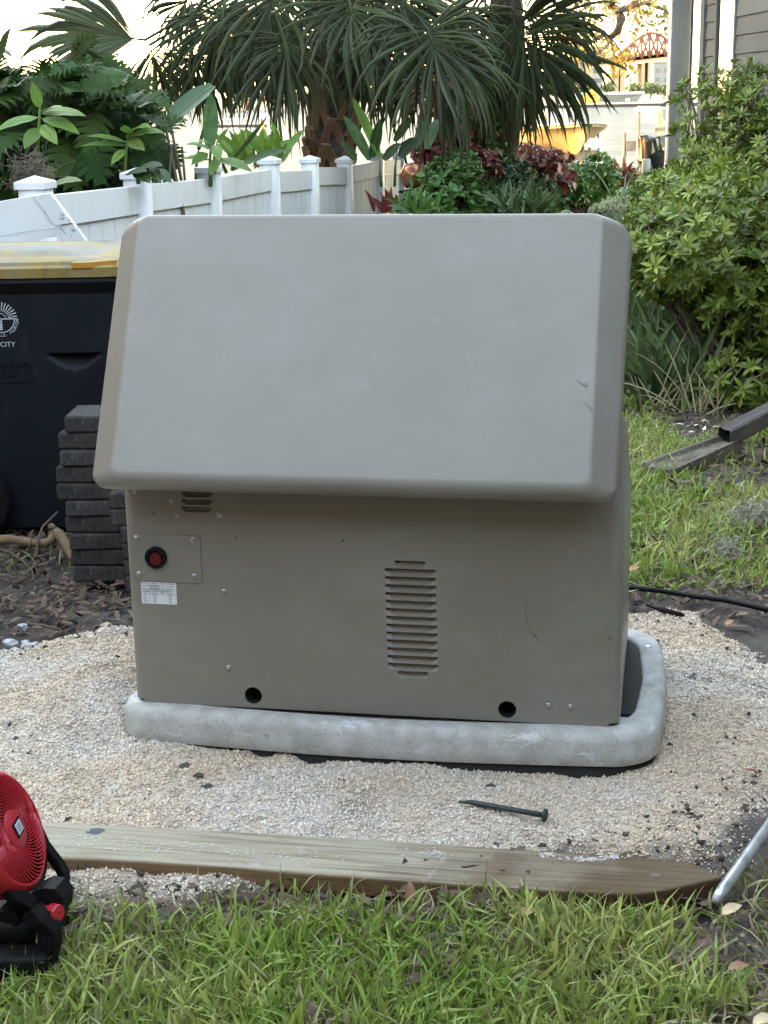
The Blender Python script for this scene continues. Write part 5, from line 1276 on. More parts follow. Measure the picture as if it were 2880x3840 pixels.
# ================================================================== OAK over the water
OY = 27.0
oak = thing('oak_tree', 'live oak with dark crooked limb and orange lit leaves hanging over the river', 'tree', at(2640, 640, OY))
mb = MB(); ob = at(2760, 700, OY); ob.z = -.3; of = at(2760, -150, OY)
mb.tube([ob, ob.lerp(of, .5)+Vector((.1,0,0)), of], [.30,.24,.2], 10)
def limb(pts, r0, r1, Y=OY): mb.tube([at(x, y, Y+.3*math.sin(i*1.7)) for i, (x, y) in enumerate(pts)], [lerp(r0, r1, i/(len(pts)-1)) for i in range(len(pts))], 7)
limb([(2760,-150),(2600,-180),(2440,-140),(2330,-60),(2285,10),(2310,40),(2330,70),(2318,115),(2290,140),(2262,130),(2230,150)], .16, .03)
limb([(2440,-140),(2380,10),(2360,30),(2310,42)], .07, .05); limb([(2360,30),(2420,10),(2500,40),(2520,70)], .05, .015)
limb([(2290,140),(2300,200),(2330,240)], .03, .01); limb([(2318,115),(2260,190),(2200,200)], .03, .01); limb([(2330,-60),(2200,-20),(2120,60)], .06, .015)
part('trunk', mb, m_bark, oak, world=True)
tv, tf = leaf_t(.5, 2, .2, .2); P = []
cl = [(2130,60,90,70,240),(2240,30,110,60,260),(2430,30,110,50,330),(2500,90,50,50,160),(2200,130,60,50,240),(2290,190,60,50,260),(2330,230,50,40,180),(2190,210,50,35,120),(2110,160,40,60,110),(2380,130,40,30,50),(2370,270,25,25,24),(2290,290,20,25,24),(2400,80,60,30,90),(2170,20,60,30,120)]
for x, y, rx, ry, n in cl:
    for i in range(int(n*.55)):
        a_ = rr.uniform(0, 6.28); q = rr.random()**.6; P.append(at(x+rx*q*math.cos(a_), y+ry*q*math.sin(a_), OY+rr.uniform(-1.2, 1.2))[:])
P = np.array(P); q = len(P); X, Yv, Z = frames(randdir(q)+np.array([0,0,-.3]), randdir(q)); s_ = .105*RNG.uniform(.6, 1.3, q)
V, F = scatter(tv, tf, P, X*s_[:,None], Yv*s_[:,None], Z*s_[:,None]); o_ = obj('crown', npmesh('crown', V-np.array(oak.location[:]), F, m_oak), oak); o_['kind'] = 'stuff'

# ================================================================== boat on its lift, docks
BY = 60.0
def bp(x, y, Y=BY): return at(x, y, Y)
boat = thing('boat', 'white centre console boat on a lift, its hull sunlit yellow, bow towards the garden', 'boat', bp(2080, 560))
# hull sections from bow stem back to transom; stem points towards the camera and right
sA, sB = bp(2175, 467, 58.5), bp(2140, 578, 59.2)      # stem top (forefoot lower)
def sec(t_):
    """port/starboard gunwale, chine and keel at fraction t_ from the bow"""
    c = Vector((lerp(bp(2172,470).x, bp(2085,470).x, t_), lerp(58.0, 66.0, t_), 0)); hw = 1.55*math.sin(math.pi/2*min(1, .05+2.0*t_))**.75
    zt = lerp(bp(2190,465,58).z, bp(2190,465,58).z-.32, min(1, t_*1.3)); zk = lerp(zt-.12, bp(2140,580,59.4).z, min(1, (t_/.16)**.55)); zc = zk+lerp(.9*(zt-zk), .38, min(1, t_*2.2)); hc = hw*lerp(.25, .82, min(1, t_*1.8))
    return [c+Vector((-hw,0,zt)), c+Vector((-hw*.96,0,zt-.10)), c+Vector((-lerp(hc,hw,.45),0,lerp(zc,zt,.45))), c+Vector((-hc,0,zc)), c+Vector((0,0,zk)), c+Vector((hc,0,zc)), c+Vector((lerp(hc,hw,.45),0,lerp(zc,zt,.45))), c+Vector((hw*.96,0,zt-.10)), c+Vector((hw,0,zt))]
ts = [0,.03,.07,.12,.18,.26,.36,.5,.66,.82,1]; sc_ = [sec(t_) for t_ in ts]; mb = MB()
mb.add([p for s_ in sc_ for p in s_], [(i*9+j, i*9+j+1, (i+1)*9+j+1, (i+1)*9+j) for i in range(len(ts)-1) for j in range(8)]+[tuple((len(ts)-1)*9+j for j in range(9))], 0, False)
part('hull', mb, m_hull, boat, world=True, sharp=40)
mb = MB()
mb.add([s_[0]+Vector((0,0,.002)) for s_ in sc_]+[s_[8]+Vector((0,0,.002)) for s_ in sc_], [(i, i+1, len(ts)+i+1, len(ts)+i) for i in range(len(ts)-1)]); 
for k_ in (0, 8): mb.tube([s_[k_]+Vector((0,0,.03)) for s_ in sc_], .045, 6)
part('deck', mb, m_hulltop, boat, world=True)
mb = MB(); cx = sec(.62)[4]; zt = sec(.62)[0].z
mb.bbox((cx.x-.45,cx.y-.5,zt), (cx.x+.45,cx.y+.6,zt+.75), .08, 2); part('console', mb, m_hulltop, boat, world=True)
for sx in (-.75,.75):
    for sy in (-.7,.9): mb = MB(); mb.tube([(cx.x+sx,cx.y+sy,zt), (cx.x+sx*.9,cx.y+sy*.9,zt+1.75)], .035, 6); part('top_support', mb, m_hulltop, boat, world=True)
mb = MB(); mb.bbox((cx.x-1.05,cx.y-1.0,zt+1.76), (cx.x+1.05,cx.y+1.2,zt+1.87), .05, 2); part('hard_top', mb, m_hulltop, boat, world=True)
mb = MB(); tx = sec(1)[4]; mb.bbox((tx.x-.28,tx.y+.02,zt-.5), (tx.x+.28,tx.y+.6,zt+.45), .1, 2); part('outboard_motor', mb, m_hulltop, boat, world=True)
lf = thing('boat_lift', 'timber boat lift with grey posts and cross beams under the boat', 'boat lift', bp(2150, 620, 61))
def pile(par, x, yt, Y, wpx, mat=m_post, name='post', nm=8):
    a_, b_ = bp(x-wpx/2, yt, Y), bp(x+wpx/2, yt, Y); r_ = (b_.x-a_.x)/2; mb = MB(); c = (a_+b_)/2; mb.tube([(c.x,Y,WATER_Z-.5),(c.x,Y,c.z)], r_, nm); return part(name, mb, mat, par, world=True)
for x, yt, Y in ((2247,530,60.5),(2185,545,60.5),(2212,545,62),(2150,560,62),(2060,580,60.5),(2030,590,62)): pile(lf, x, yt, Y, 11, m_steel if x == 2247 else m_post)
def beam_(par, p, q, h, Y, mat, name='beam', dpt=.2):
    a_, b_ = bp(*p, Y), bp(*q, Y); mb = MB(); mb.prism([a_, b_, b_+Vector((0,0,h)), a_+Vector((0,0,h))], (0,dpt,0)); return part(name, mb, mat, par, world=True)
beam_(lf, (2190,551), (2256,556), .34, 60.2, m_steel); beam_(lf, (2010,605), (2256,600), .30, 60.2, m_post); beam_(lf, (2020,590), (2250,588), .25, 62.2, m_post)
mb = MB(); c = bp(2247, 532, 60.5); mb.lathe([(.12,0),(.16,.05),(.05,.16),(.10,.24),(.001,.36)], 8, Matrix.Translation(c)); part('finial', mb, m_steel, lf, world=True)
dk = thing('dock_post', 'tall weathered piling with a cross bar beside the black bagged bin', 'dock post', bp(2343, 700, 34))
pile(dk, 2343, 497, 34, 17, m_post, 'post'); beam_(dk, (2350,568), (2400,568), .22, 33.9, m_post, 'cross_bar', .16)
ls2 = thing('lift_frame', 'second boat lift frame of two pilings with a top beam near the house', 'boat lift', bp(2430, 520, 50))
pile(ls2, 2397, 415, 50, 13, m_post, 'post'); pile(ls2, 2476, 405, 52, 14, m_yellow, 'post'); beam_(ls2, (2395,418), (2475,418), .16, 49.9, m_steel, 'beam'); beam_(ls2, (2455,495), (2500,492), .14, 51, m_post, 'beam')
b2 = thing('boat', 'small white boat half hidden behind the house column', 'boat', bp(2500, 470, 55)); mb = MB()
mb.prism([bp(2482,410,55), bp(2560,405,55), bp(2560,470,55), bp(2500,470,55), bp(2486,440,55)], (0,6,0)); part('hull', mb, m_greybuild, b2, world=True)
# docks seen between the palm and the bush
dl = thing('dock', 'white dock pilings with an orange cap and walkway left of the palm trunk', 'dock', bp(960, 480, 70))
for x, yt, Y, w_ in ((930,412,70,11),(945,412,70,10),(958,435,70,8),(980,445,72,9),(985,470,62,12),(895,450,72,7)): pile(dl, x, yt, Y, w_, m_hulltop if x != 985 else m_yellow)
beam_(dl, (850,450), (1010,447), .22, 70.4, m_hulltop, 'walkway', 1.6); beam_(dl, (918,410), (950,407), .35, 69.8, m_rust, 'beam'); beam_(dl, (800,480), (1000,478), .12, 66, m_darkhull, 'beam')
for i, (x0, x1, y0) in enumerate(((815,905,466),(830,880,500),(850,935,520))): beam_(dl, (x0,y0), (x1,y0-2), .18, 64-i, m_hulltop, 'float', 1.2)

# black bagged bin by the house corner
tb = thing('trash_can', 'dark trash can lined with a loose black bag by the corner of the house', 'trash can', at(2440, 690, 25.5))
a_, b_ = at(2395, 560, 25.5), at(2500, 560, 25.5); cx = (a_.x+b_.x)/2; hw = (b_.x-a_.x)/2; zt = at(2440, 520, 25.5).z; zb_ = float(gh(cx, 25.5))
mb = MB(); mb.lathe([(.001,zb_),(hw*.80,zb_),(hw*.96,zt-.05),(hw*.98,zt)], 16, Matrix.Translation((cx,25.5,0))); part('body', mb, m_binbody, tb, world=True)
mb = MB(); n = 28
pr = [(1.05,.03),(1.10,-.02),(1.14,-.16),(1.02,-.22)]; vs = []
for k_, (f, dz) in enumerate(pr):
    for j in range(n):
        q = 2*math.pi*j/n; wob = 1+.04*math.sin(j*1.3+k_)+.03*math.sin(j*2.1+2*k_); ext = -.16*max(0, -math.cos(q-.4))*(k_ >= 2)
        vs.append((cx+hw*f*wob*math.cos(q), 25.5+hw*f*wob*math.sin(q), zt+dz+.025*math.sin(j*.9+k_)+ext))
mb.add(vs+[(cx, 25.5, zt-.12)], [(k_*n+j, k_*n+(j+1)%n, (k_+1)*n+(j+1)%n, (k_+1)*n+j) for k_ in range(3) for j in range(n)]+[(4*n, j, (j+1)%n) for j in range(n)], 0, False); part('bag', mb, m_bag, tb, world=True)
mb = MB(); mb.bbox((cx-hw*.9, 25.5-hw*1.0-.03, zb_), (cx-hw*.3, 25.5-hw*.86, zt-.3), .02, 1); part('side_panel', mb, m_greybuild, tb, world=True)

# hook with a copper globe lantern
hk = thing('garden_hook', 'dark shepherd hook with a copper globe lantern at the end of the fence', 'garden hook', at(1548, 740, 14.6))
mb = MB(); mb.tube([at(1548,790,14.6), at(1540,690,14.6), at(1525,620,14.6), at(1513,560,14.6), at(1505,540,14.6), at(1510,533,14.6), at(1518,540,14.6)], .012, 6); part('rod', mb, m_black, hk, world=True)
c = at(1545, 663, 14.5); mb = MB(); mb.lathe([(.001,.13),(.07,.11),(.105,.04),(.11,0),(.095,-.06),(.06,-.10),(.001,-.11)], 16, Matrix.Translation(c)); part('globe', mb, m_copperball, hk, world=True)
mb = MB(); mb.lathe([(.001,-.11),(.12,-.115),(.13,-.14),(.02,-.16),(.001,-.17)], 14, Matrix.Translation(c)); part('holder', mb, m_black, hk, world=True)

# ================================================================== far shore
FYY = 480.0
def fbox(par, name, x0, x1, yt, yb, Y, dpt, mat):
    a_, b_ = at(x0, yb, Y), at(x1, yt, Y); zb0 = min(a_.z, -1.2); mb = MB(); mb.box((a_.x, Y, a_.z if yb < 370 else WATER_Z-1), (b_.x, Y+dpt, b_.z)); return part(name, mb, mat, par, world=True)
br = thing('truss_bridge', 'long red steel truss bridge on tan piers across the river', 'bridge', at(2400, 380, 620)); BRY = 620
def b3(x, y, dy=0): return at(x, y, BRY+dy)
mb = MB()
for dy in (0, 14):
    for p, q, h in (((2080,272),(2580,214),3.2),((2080,262),(2580,203),1.2)):
        a_, b_ = b3(*p, dy), b3(*q, dy); mb.prism([a_, b_, b_+Vector((0,0,h)), a_+Vector((0,0,h))], (0,1.0,0))
a_, b_ = b3(2080,265), b3(2580,207); mb.prism([a_+Vector((0,0,.4)), b_+Vector((0,0,.4)), b_+Vector((0,0,1.2)), a_+Vector((0,0,1.2))], (0,14,0)); part('deck', mb, m_concrete, br, world=True)
# truss: panel points of the arched top chord
low = [(x, lerp(272, 214, (x-2080)/500)-14) for x in range(2320, 2600, 29)]
def topy(x): return 122+ (abs(x-2445)/125)**1.6*95
r_ = .55
for dy in (0, 14):
    mb = MB()
    T = [(x, min(y-4, topy(x))) for x, y in low]
    for i in range(len(low)):
        mb.tube([b3(*low[i], dy), b3(*T[i], dy)], r_, 4)
        if i+1 < len(low):
            mb.tube([b3(*T[i], dy), b3(*T[i+1], dy)], r_*1.3, 4); mb.tube([b3(*low[i], dy), b3(*T[i+1], dy)], r_, 4); mb.tube([b3(*T[i], dy), b3(*low[i+1], dy)], r_, 4)
    part('truss', mb, m_bridge, br, world=True)
for x0, x1 in ((2208,2222),(2308,2322),(2328,2346),(2408,2420),(2432,2442)):
    mb = MB(); ym = lerp(272, 214, (x0-2080)/500); a_, b_ = b3(x0, ym+2), b3(x1, ym+2); mb.box((a_.x, BRY+.5, WATER_Z-1), (b_.x, BRY+13, a_.z)); part('pier', mb, m_concrete, br, world=True)
for nm, lab, x0, x1, yt, Y, mt in (('tall_building', 'tan building with balconies at the left end of the bridge', 2140, 2212, 168, 560, m_building), ('tall_building', 'blue grey tower behind the left end of the bridge', 2218, 2262, 180, 700, m_greybuild),
        ('tall_building', 'pale grey building under the bridge truss', 2452, 2560, 236, 720, m_greybuild), ('tall_building', 'white riverside building far behind the palm fronds', 870, 1060, 330, 560, m_hulltop), ('tall_building', 'brick riverside building seen left of the palm trunk', 985, 1180, 355, 540, m_rust),
        ('tall_building', 'low tan riverside building behind the palm fronds', 1360, 1560, 345, 560, m_building), ('tall_building', 'long low pale building at the far left shore', 300, 780, 345, 600, m_building)):
    t_ = thing(nm, lab, 'building', at((x0+x1)/2, 385, Y), 0, 'buildings on the far shore'); a_, b_ = at(x0, yt, Y), at(x1, yt, Y); mb = MB(); mb.box((a_.x, Y, -3), (b_.x, Y+18, a_.z)); part('wall', mb, mt, t_, world=True)
    mb = MB(); mb.box((a_.x-.5, Y-.5, a_.z+.002), (b_.x+.5, Y+18.5, a_.z+.8)); part('roof', mb, m_concrete, t_, world=True)
    nw = max(2, int((b_.x-a_.x)/4)); nf = max(1, int((a_.z+1)/4)); wm_ = MB(); wm_.box((0,-.12,0), (1.9,-.003,1.9)); wme = wm_.mesh('window', m_faropen)
    if nw*nf <= 80:
        for i in range(nw):
            for j in range(nf): o_ = obj('window', wme, t_); o_.location = Vector((a_.x+1+i*(b_.x-a_.x-2)/nw, Y, 0.5+j*4))-t_.location
bg_ = thing('barge', 'long grey barge moored on the far side of the river', 'barge', at(2300, 385, 440)); a_, b_ = at(2128, 392, 440), at(2412, 392, 440); zt = at(2300, 355, 440).z
mb = MB(); mb.prism([(a_.x,440,WATER_Z-.5),(b_.x-3,440,WATER_Z-.5),(b_.x,440,WATER_Z+3),(b_.x,440,zt),(a_.x,440,zt)], (0,14,0)); part('hull', mb, m_barge, bg_, world=True)
mb = MB(); mb.box((a_.x,439.7,zt+.003), (b_.x+.3,454,zt+.7)); part('deck_edge', mb, m_hulltop, bg_, world=True)
a2, b2_ = at(2345, 368, 440), at(2362, 380, 440); mb = MB(); mb.box((a2.x,439.85,b2_.z), (b2_.x,439.99,a2.z)); part('door', mb, m_hulltop, bg_, world=True)
pt = thing('floating_pier', 'low dark floating pier in front of the barge', 'pier', at(2280, 395, 400)); a_, b_ = at(2040, 400, 400), at(2640, 400, 400); mb = MB(); mb.box((a_.x,400,WATER_Z-.3), (b_.x,412,at(2300,391,400).z)); part('deck', mb, m_darkhull, pt, world=True)
zt = at(2300,391,400).z; mb = MB(); mb.box((a_.x,399.7,zt+.003), (b_.x,412.3,zt+.35)); part('edge', mb, m_hulltop, pt, world=True)
ex = thing('excavator', 'yellow excavator with raised boom on the dark floating pier', 'excavator', at(2225, 392, 404)); e3 = lambda x, y: at(x, y, 404)
def ebox(n, x0, x1, y0, y1, mt, d=4): a_, b_ = e3(x0, y1), e3(x1, y0); mb = MB(); mb.bbox((a_.x,404,a_.z), (b_.x,404+d,b_.z), .15, 1); part(n, mb, mt, ex, world=True)
ebox('track', 2195, 2262, 382, 390, m_yellow); ebox('body', 2212, 2248, 358, 381, m_yellow); ebox('cab', 2220, 2238, 346, 357, m_yellow, 2)
mb = MB(); mb.beam([e3(2222,368), e3(2170,388)], 1.2, 1.6, (0,1,0)); mb.beam([e3(2170,388), e3(2200,362), e3(2232,336)], 1.0, 1.3, (0,1,0)); part('boom', mb, m_yellow, ex, world=True)
tv, tf = leaf_t(.9, 2, .1, .1)
def far_tree(lab, x, yb, h, wd, Y):
    c = at(x, yb, Y); sc = Y/FPX/3.75; H = h*sc; Wd = wd*sc
    t_ = thing('far_tree', lab, 'tree', (c.x, Y, max(c.z-1, -2)), 0, 'trees along the far shore'); q = 420
    u = randdir(q)*(RNG.random((q,1))**.4)*np.array([Wd/2, Wd/2, H*.42])*(1+.3*np.sin(7*RNG.random((q,1)))); P = u+np.array([0,0,H*.58+1]); X, Yv, Z = frames(randdir(q), randdir(q)); s_ = .22*Wd*RNG.uniform(.5, 1, q)
    V, F = scatter(tv, tf, P, X*s_[:,None], Yv*s_[:,None], Z*s_[:,None]); o_ = obj('crown', npmesh('crown', V, F, m_fartree), t_); o_['kind'] = 'stuff'
    mb = MB(); mb.tube([(0,0,0),(0,0,H*.6)], [Wd*.05,Wd*.03], 6); part('trunk', mb, m_bark, t_)
for lab, x, yb, h, wd in (('round far tree left of the excavator', 2190, 358, 40, 60), ('far tree behind the excavator boom', 2150, 360, 34, 50), ('far tree between the bridge piers', 2280, 358, 46, 48), ('far tree right of the middle pier', 2375, 358, 42, 50), ('far tree beside the column of the house', 2440, 358, 44, 56),
        ('far tree at the edge of the column', 2490, 360, 40, 50), ('yellow green far tree seen through the palm fronds', 905, 392, 40, 70), ('far tree left of the palm trunk', 1060, 388, 36, 60), ('far tree behind the palm crown', 1420, 372, 36, 80), ('far tree behind the right palm', 1700, 372, 36, 80), ('far tree behind the yellow boat top', 2060, 362, 40, 70)):
    far_tree(lab, x, yb, h, wd, 500)

# ================================================================== small things in the yard
# plank
m_board = M('plank_wood', (.33,.30,.225), .85, specks=[((.10,.08,.06), 3.0, .57, .64, .6, (1.0,40,40)), ((.12,.095,.07), 5, .60, .75, .6, (1,2.5,2.5)), ((.05,.045,.04), 60, .68, .74, .7, (1,1,1))], col2=(.24,.195,.13), scale=3.2, c2lo=.42, c2hi=.66, stretch=(1.2,26,26), bump=.12, bscale=12, detail=7)
t = m_board.node_tree; N = t.nodes; L_ = t.links; bs = next(n_ for n_ in N if n_.type == 'BSDF_PRINCIPLED'); lk = bs.inputs['Base Color'].links[0]; src = lk.from_socket
tc_ = next(n_ for n_ in N if n_.type == 'TEX_COORD'); sx_ = N.new('ShaderNodeSeparateXYZ'); L_.new(tc_.outputs['Object'], sx_.inputs[0])
nz_ = N.new('ShaderNodeTexNoise'); nz_.inputs['Scale'].default_value = 7; nz_.inputs['Detail'].default_value = 8; L_.new(tc_.outputs['Object'], nz_.inputs['Vector'])
ad_ = N.new('ShaderNodeMath'); ad_.operation = 'MULTIPLY_ADD'; ad_.inputs[1].default_value = .9; L_.new(nz_.outputs['Fac'], ad_.inputs[0]); L_.new(sx_.outputs['X'], ad_.inputs[2])
mr_ = N.new('ShaderNodeMapRange'); mr_.inputs[1].default_value = .40; mr_.inputs[2].default_value = .95; L_.new(ad_.outputs[0], mr_.inputs[0])
mx_ = N.new('ShaderNodeMix'); mx_.data_type = 'RGBA'; mx_.blend_type = 'MULTIPLY'; mx_.inputs[7].default_value = (.36,.27,.195,1); L_.new(mr_.outputs[0], mx_.inputs[0]); L_.new(src, mx_.inputs[6])
# edge of the board is darker and browner than its top
g_ = N.new('ShaderNodeNewGeometry'); mr2 = N.new('ShaderNodeMapRange'); L_.new(sx_.outputs['Z'], mr2.inputs[0]); mr2.inputs[1].default_value = .0227; mr2.inputs[2].default_value = .019
mx2 = N.new('ShaderNodeMix'); mx2.data_type = 'RGBA'; mx2.blend_type = 'MULTIPLY'; mx2.inputs[7].default_value = (.62,.46,.30,1); L_.new(mr2.outputs[0], mx2.inputs[0]); L_.new(mx_.outputs[2], mx2.inputs[6])
n3 = N.new('ShaderNodeTexNoise'); n3.inputs['Scale'].default_value = 16; n3.inputs['Detail'].default_value = 14; n3.inputs['Roughness'].default_value = .7; L_.new(tc_.outputs['Object'], n3.inputs['Vector'])
mr3 = N.new('ShaderNodeMapRange'); mr3.inputs[1].default_value = .62; mr3.inputs[2].default_value = .68; mr3.inputs[4].default_value = .7; L_.new(n3.outputs['Fac'], mr3.inputs[0])
mx3 = N.new('ShaderNodeMix'); mx3.data_type = 'RGBA'; mx3.inputs[7].default_value = (.38,.365,.335,1); L_.new(mr3.outputs[0], mx3.inputs[0]); L_.new(mx2.outputs[2], mx3.inputs[6])
L_.new(mx3.outputs[2], bs.inputs['Base Color'])
pa, pb_ = gp(-60, 3190), gp(2700, 3285); zpl = .012
c00, c01 = gp(60, 3085, .05), gp(60, 3215, .05)
topz = .024
def tp_(x, y, z=topz): return gp(x, y, z)
B0, F0 = tp_(-200, 3082), tp_(-200, 3200); B1, F1_ = tp_(2600, 3225), tp_(2330, 3348)
poly = [tp_(-220,3196), tp_(700,3238), tp_(1400,3292), tp_(2050,3336), tp_(2380,3352), tp_(2490,3338), tp_(2708,3288), tp_(2700,3279), tp_(2575,3228), tp_(2350,3208), tp_(1900,3180), tp_(1300,3140), tp_(700,3105), tp_(-220,3062)]
pk = thing('plank', 'long pine plank with a pointed stained end lying along the edge of the gravel', 'plank', (0, 2.86, 0))
ang = math.atan2((tp_(2050,3336)-tp_(300,3217)).y, (tp_(2050,3336)-tp_(300,3217)).x)
pk.rotation_euler = (0, 0, ang); Ri = Matrix.Rotation(-ang, 4, 'Z')
lp = [Ri @ (p-Vector((0,2.86,0))) for p in poly]
mb = MB(); n = len(lp); top = [Vector((p.x, p.y, topz)) for p in lp]
def ins(P, d, z):
    c = sum(P, Vector())/len(P); out = []
    for i, p in enumerate(P):
        e1 = (P[i]-P[i-1]).normalized(); e2 = (P[(i+1)%len(P)]-P[i]).normalized(); nn = (Vector((-e1.y,e1.x,0))+Vector((-e2.y,e2.x,0))).normalized(); out.append(Vector((p.x, p.y, 0))+nn*d+Vector((0,0,z)))
    return out
lay = [[Vector((p.x,p.y,-.015)) for p in top], [Vector((p.x,p.y,topz-.006)) for p in top], ins(top, .0015, topz-.002), ins(top, .005, topz)]
mb.add([p for l in lay for p in l], [(a_*n+i, a_*n+(i+1)%n, (a_+1)*n+(i+1)%n, (a_+1)*n+i) for a_ in range(3) for i in range(n)]+[tuple(range(n))[::-1]])
# split the top into strips so the stained end can carry its own wood
mb.add([p for p in lay[3]], [(0,1,12,13),(1,2,11,12),(2,3,10,11)], 0); mb.add([p for p in lay[3]], [(3,4,9,10),(4,5,6,7,8,9)], 0)
me = mb.mesh('board', [m_board, m_board]); bd = obj('board', me, pk)
# stamped figures on the edge, dark paint
e0, e1 = Ri@(tp_(212,3216)-Vector((0,2.86,0))), Ri@(tp_(330,3221.5)-Vector((0,2.86,0)))
V_, F_ = text_poly('15 15', .030); dx = (e1-e0).normalized(); mid = e0.lerp(e1, .45)
mb = MB(); mb.add([(mid.x+x*dx.x*1.35, mid.y+x*dx.y*1.35-.004, .001+y*.72) for x, y in V_], F_); o_ = part('stamp', mb, m_ink, pk); o_['kind'] = 'stuff'
mb = MB()
for cx_, cy_ in ((358,3116),(350,3122),(366,3114)): c = Ri@(tp_(cx_, cy_)-Vector((0,2.86,0))); mb.add([(c.x+.016*math.cos(j)*1.1, c.y+.010*math.sin(j), topz+.0006+.0001*(cx_%7)) for j in np.linspace(0, 6.28, 9)[:-1]], [tuple(range(8))])
part('knot', mb, m_ink, pk)
# white dust smears on the board
m_dust = M('white_dust', (.55,.53,.50), .95); mb = MB(); rr2 = random.Random(4)
for cx_, cy_, rx, ry, n2 in ((2200,3222,70,10,120),(2290,3215,40,8,60),(2050,3205,40,8,50),(1620,3200,60,14,60),(600,3180,220,30,90),(1000,3210,200,30,80),(300,3150,100,30,60)):
    for i in range(n2):
        q = rr2.gauss(0,.5), rr2.gauss(0,.5); c = Ri@(tp_(cx_+rx*q[0], cy_+ry*q[1])-Vector((0,2.86,0))); s1 = rr2.uniform(.0006,.0024); mb.add([(c.x+s1*1.8*math.cos(j)*rr2.uniform(.6,1.2), c.y+s1*math.sin(j)*rr2.uniform(.6,1.2), topz+.0008+rr2.random()*.0008) for j in np.linspace(0, 6.28, 7)[:-1]], [tuple(range(6))])
o_ = part('dust', mb, m_dust, pk); o_['kind'] = 'stuff'

# landscape spike
a_, b_ = gp(1718, 3000, .02), gp(2042, 3058, .02); sp = thing('landscape_spike', 'dark green steel spike with round head lying on the gravel', 'spike', (a_+b_)/2)
mb = MB(); mb.tube([a_+Vector((0,0,-.006)), a_.lerp(b_, .14), a_.lerp(b_, .2), b_], [.0012,.0055,.0064,.0064], 8); part('shaft', mb, m_spike, sp, world=True)
q_ = (b_-a_).to_track_quat('Z','Y').to_matrix().to_4x4(); mb = MB(); mb.lathe([(.001,-.003),(.015,-.002),(.015,.003),(.009,.006),(.001,.007)], 14, Matrix.Translation(b_) @ q_); part('head', mb, m_spike, sp, world=True)

# galvanised pipe at the lower right
p0, p1 = gp(2688, 3368, .02), gp(3080, 2830, .03); pp = thing('steel_pipe', 'galvanised steel pipe lying in the soil at the lower right', 'pipe', p0)
mb = MB(); mb.tube([p0, p0.lerp(p1, .04), p1], [.0095,.0125,.0125], 14); part('pipe', mb, m_steel, pp, world=True)
mb = MB(); mb.tube([p0.lerp(p1, .0)-(p1-p0).normalized()*.012, p0.lerp(p1, .02)], [.007,.0105], 10); part('tip', mb, m_hulltop, pp, world=True)

# cable
cb_ = thing('black_cable', 'black cable lying across the soil right of the generator', 'cable', gp(2600, 2230, 0))
mb = MB(); mb.tube([gp(x, y, .0+zz) for x, y, zz in ((2150,2180,.0),(2330,2200,.012),(2480,2215,.012),(2600,2236,.012),(2720,2250,.014),(2800,2268,.014),(2900,2290,.012),(3100,2340,.01))], .0085, 7); part('sheath', mb, m_black, cb_, world=True)
rb = thing('rebar_rod', 'short black rod half buried at the edge of the gravel behind the pad', 'rod', gp(2500, 2290, 0)); mb = MB(); mb.tube([gp(2425,2268,.012), gp(2490,2288,.010), gp(2565,2312,-.004)], [.005,.009,.008], 7); part('rod', mb, m_black, rb, world=True)

# downspout extension and splash block
dsY = 6.9
d0, d1, d2 = gp(2715, 1640, .075), gp(2820, 1585, .13), gp(2990, 1540, .20)
ds = thing('downspout', 'grey downspout elbow ending over the splash block by the shrubs', 'downspout', (d0.x+.2, d0.y, 0))
dirx = (d1-d0).normalized(); sidev = dirx.cross(Vector((0,0,1))).normalized()
mb = MB()
def rsec(c, wd, h, fl=1): 
    out = []
    for u, v in ((-1,-.8),(-.8,-1),(.8,-1),(1,-.8),(1,.8),(.8,1),(.1,.86),(-.1,.86),(-.8,1),(-1,.8)): out.append(c+sidev*(u*wd/2)+Vector((0,0,1))*(v*h/2))
    return out
S_ = [rsec(d0, .112, .082), rsec(d0+dirx*.012, .108, .078), rsec(d0+dirx*.25, .10, .075)]
base = d0+dirx*.25; P = (d2-base)
for i in range(10): S_.append(rsec(base+P*((i+.5)/10), .10+.006*(i%2), .075+.008*(i%2)))
S2 = [[d0+(p-d0)*.93+dirx*.0 for p in S_[0]], [d0+dirx*.16+(p-S_[2][0]*0-(d0+dirx*.25))*.8 for p in S_[2]]]
k = 10; mb.add([p for s_ in S_ for p in s_], [(a_*k+j, a_*k+(j+1)%k, (a_+1)*k+(j+1)%k, (a_+1)*k+j) for a_ in range(len(S_)-1) for j in range(k)])
mb.add(S_[0]+S2[0]+S2[1], [(j, (j+1)%k, k+(j+1)%k, k+j) for j in range(k)]); mb.add(S2[0]+S2[1], [(j, (j+1)%k, k+(j+1)%k, k+j) for j in range(k)]+[tuple(range(k, 2*k))], 1); part('pipe', mb, [m_downspout, m_dark], ds, world=True)
s0, s1 = gp(2470, 1752, .02), gp(2740, 1655, .05); sb = thing('splash_block', 'weathered concrete splash block sloping away from the downspout', 'splash block', gp(2600, 1710, 0))
ax = (s1-s0); ax.z = 0; L = ax.length; ax.normalize(); sy = Vector((-ax.y, ax.x, 0)); mb = MB(); rowsv = []
for i in range(8):
    t_ = i/7; c = s0.lerp(s1, t_); c.z = lerp(.016, .05, t_); hw = lerp(.085, .06, t_); lip = lerp(.010, .022, t_)
    for o1, dz in ((-hw,-.09),(-hw,lip),(-hw+.016,lip),(-hw+.026,0),(hw-.026,0),(hw-.016,lip),(hw,lip),(hw,-.09)): rowsv.append(c+sy*o1+Vector((0,0,dz)))
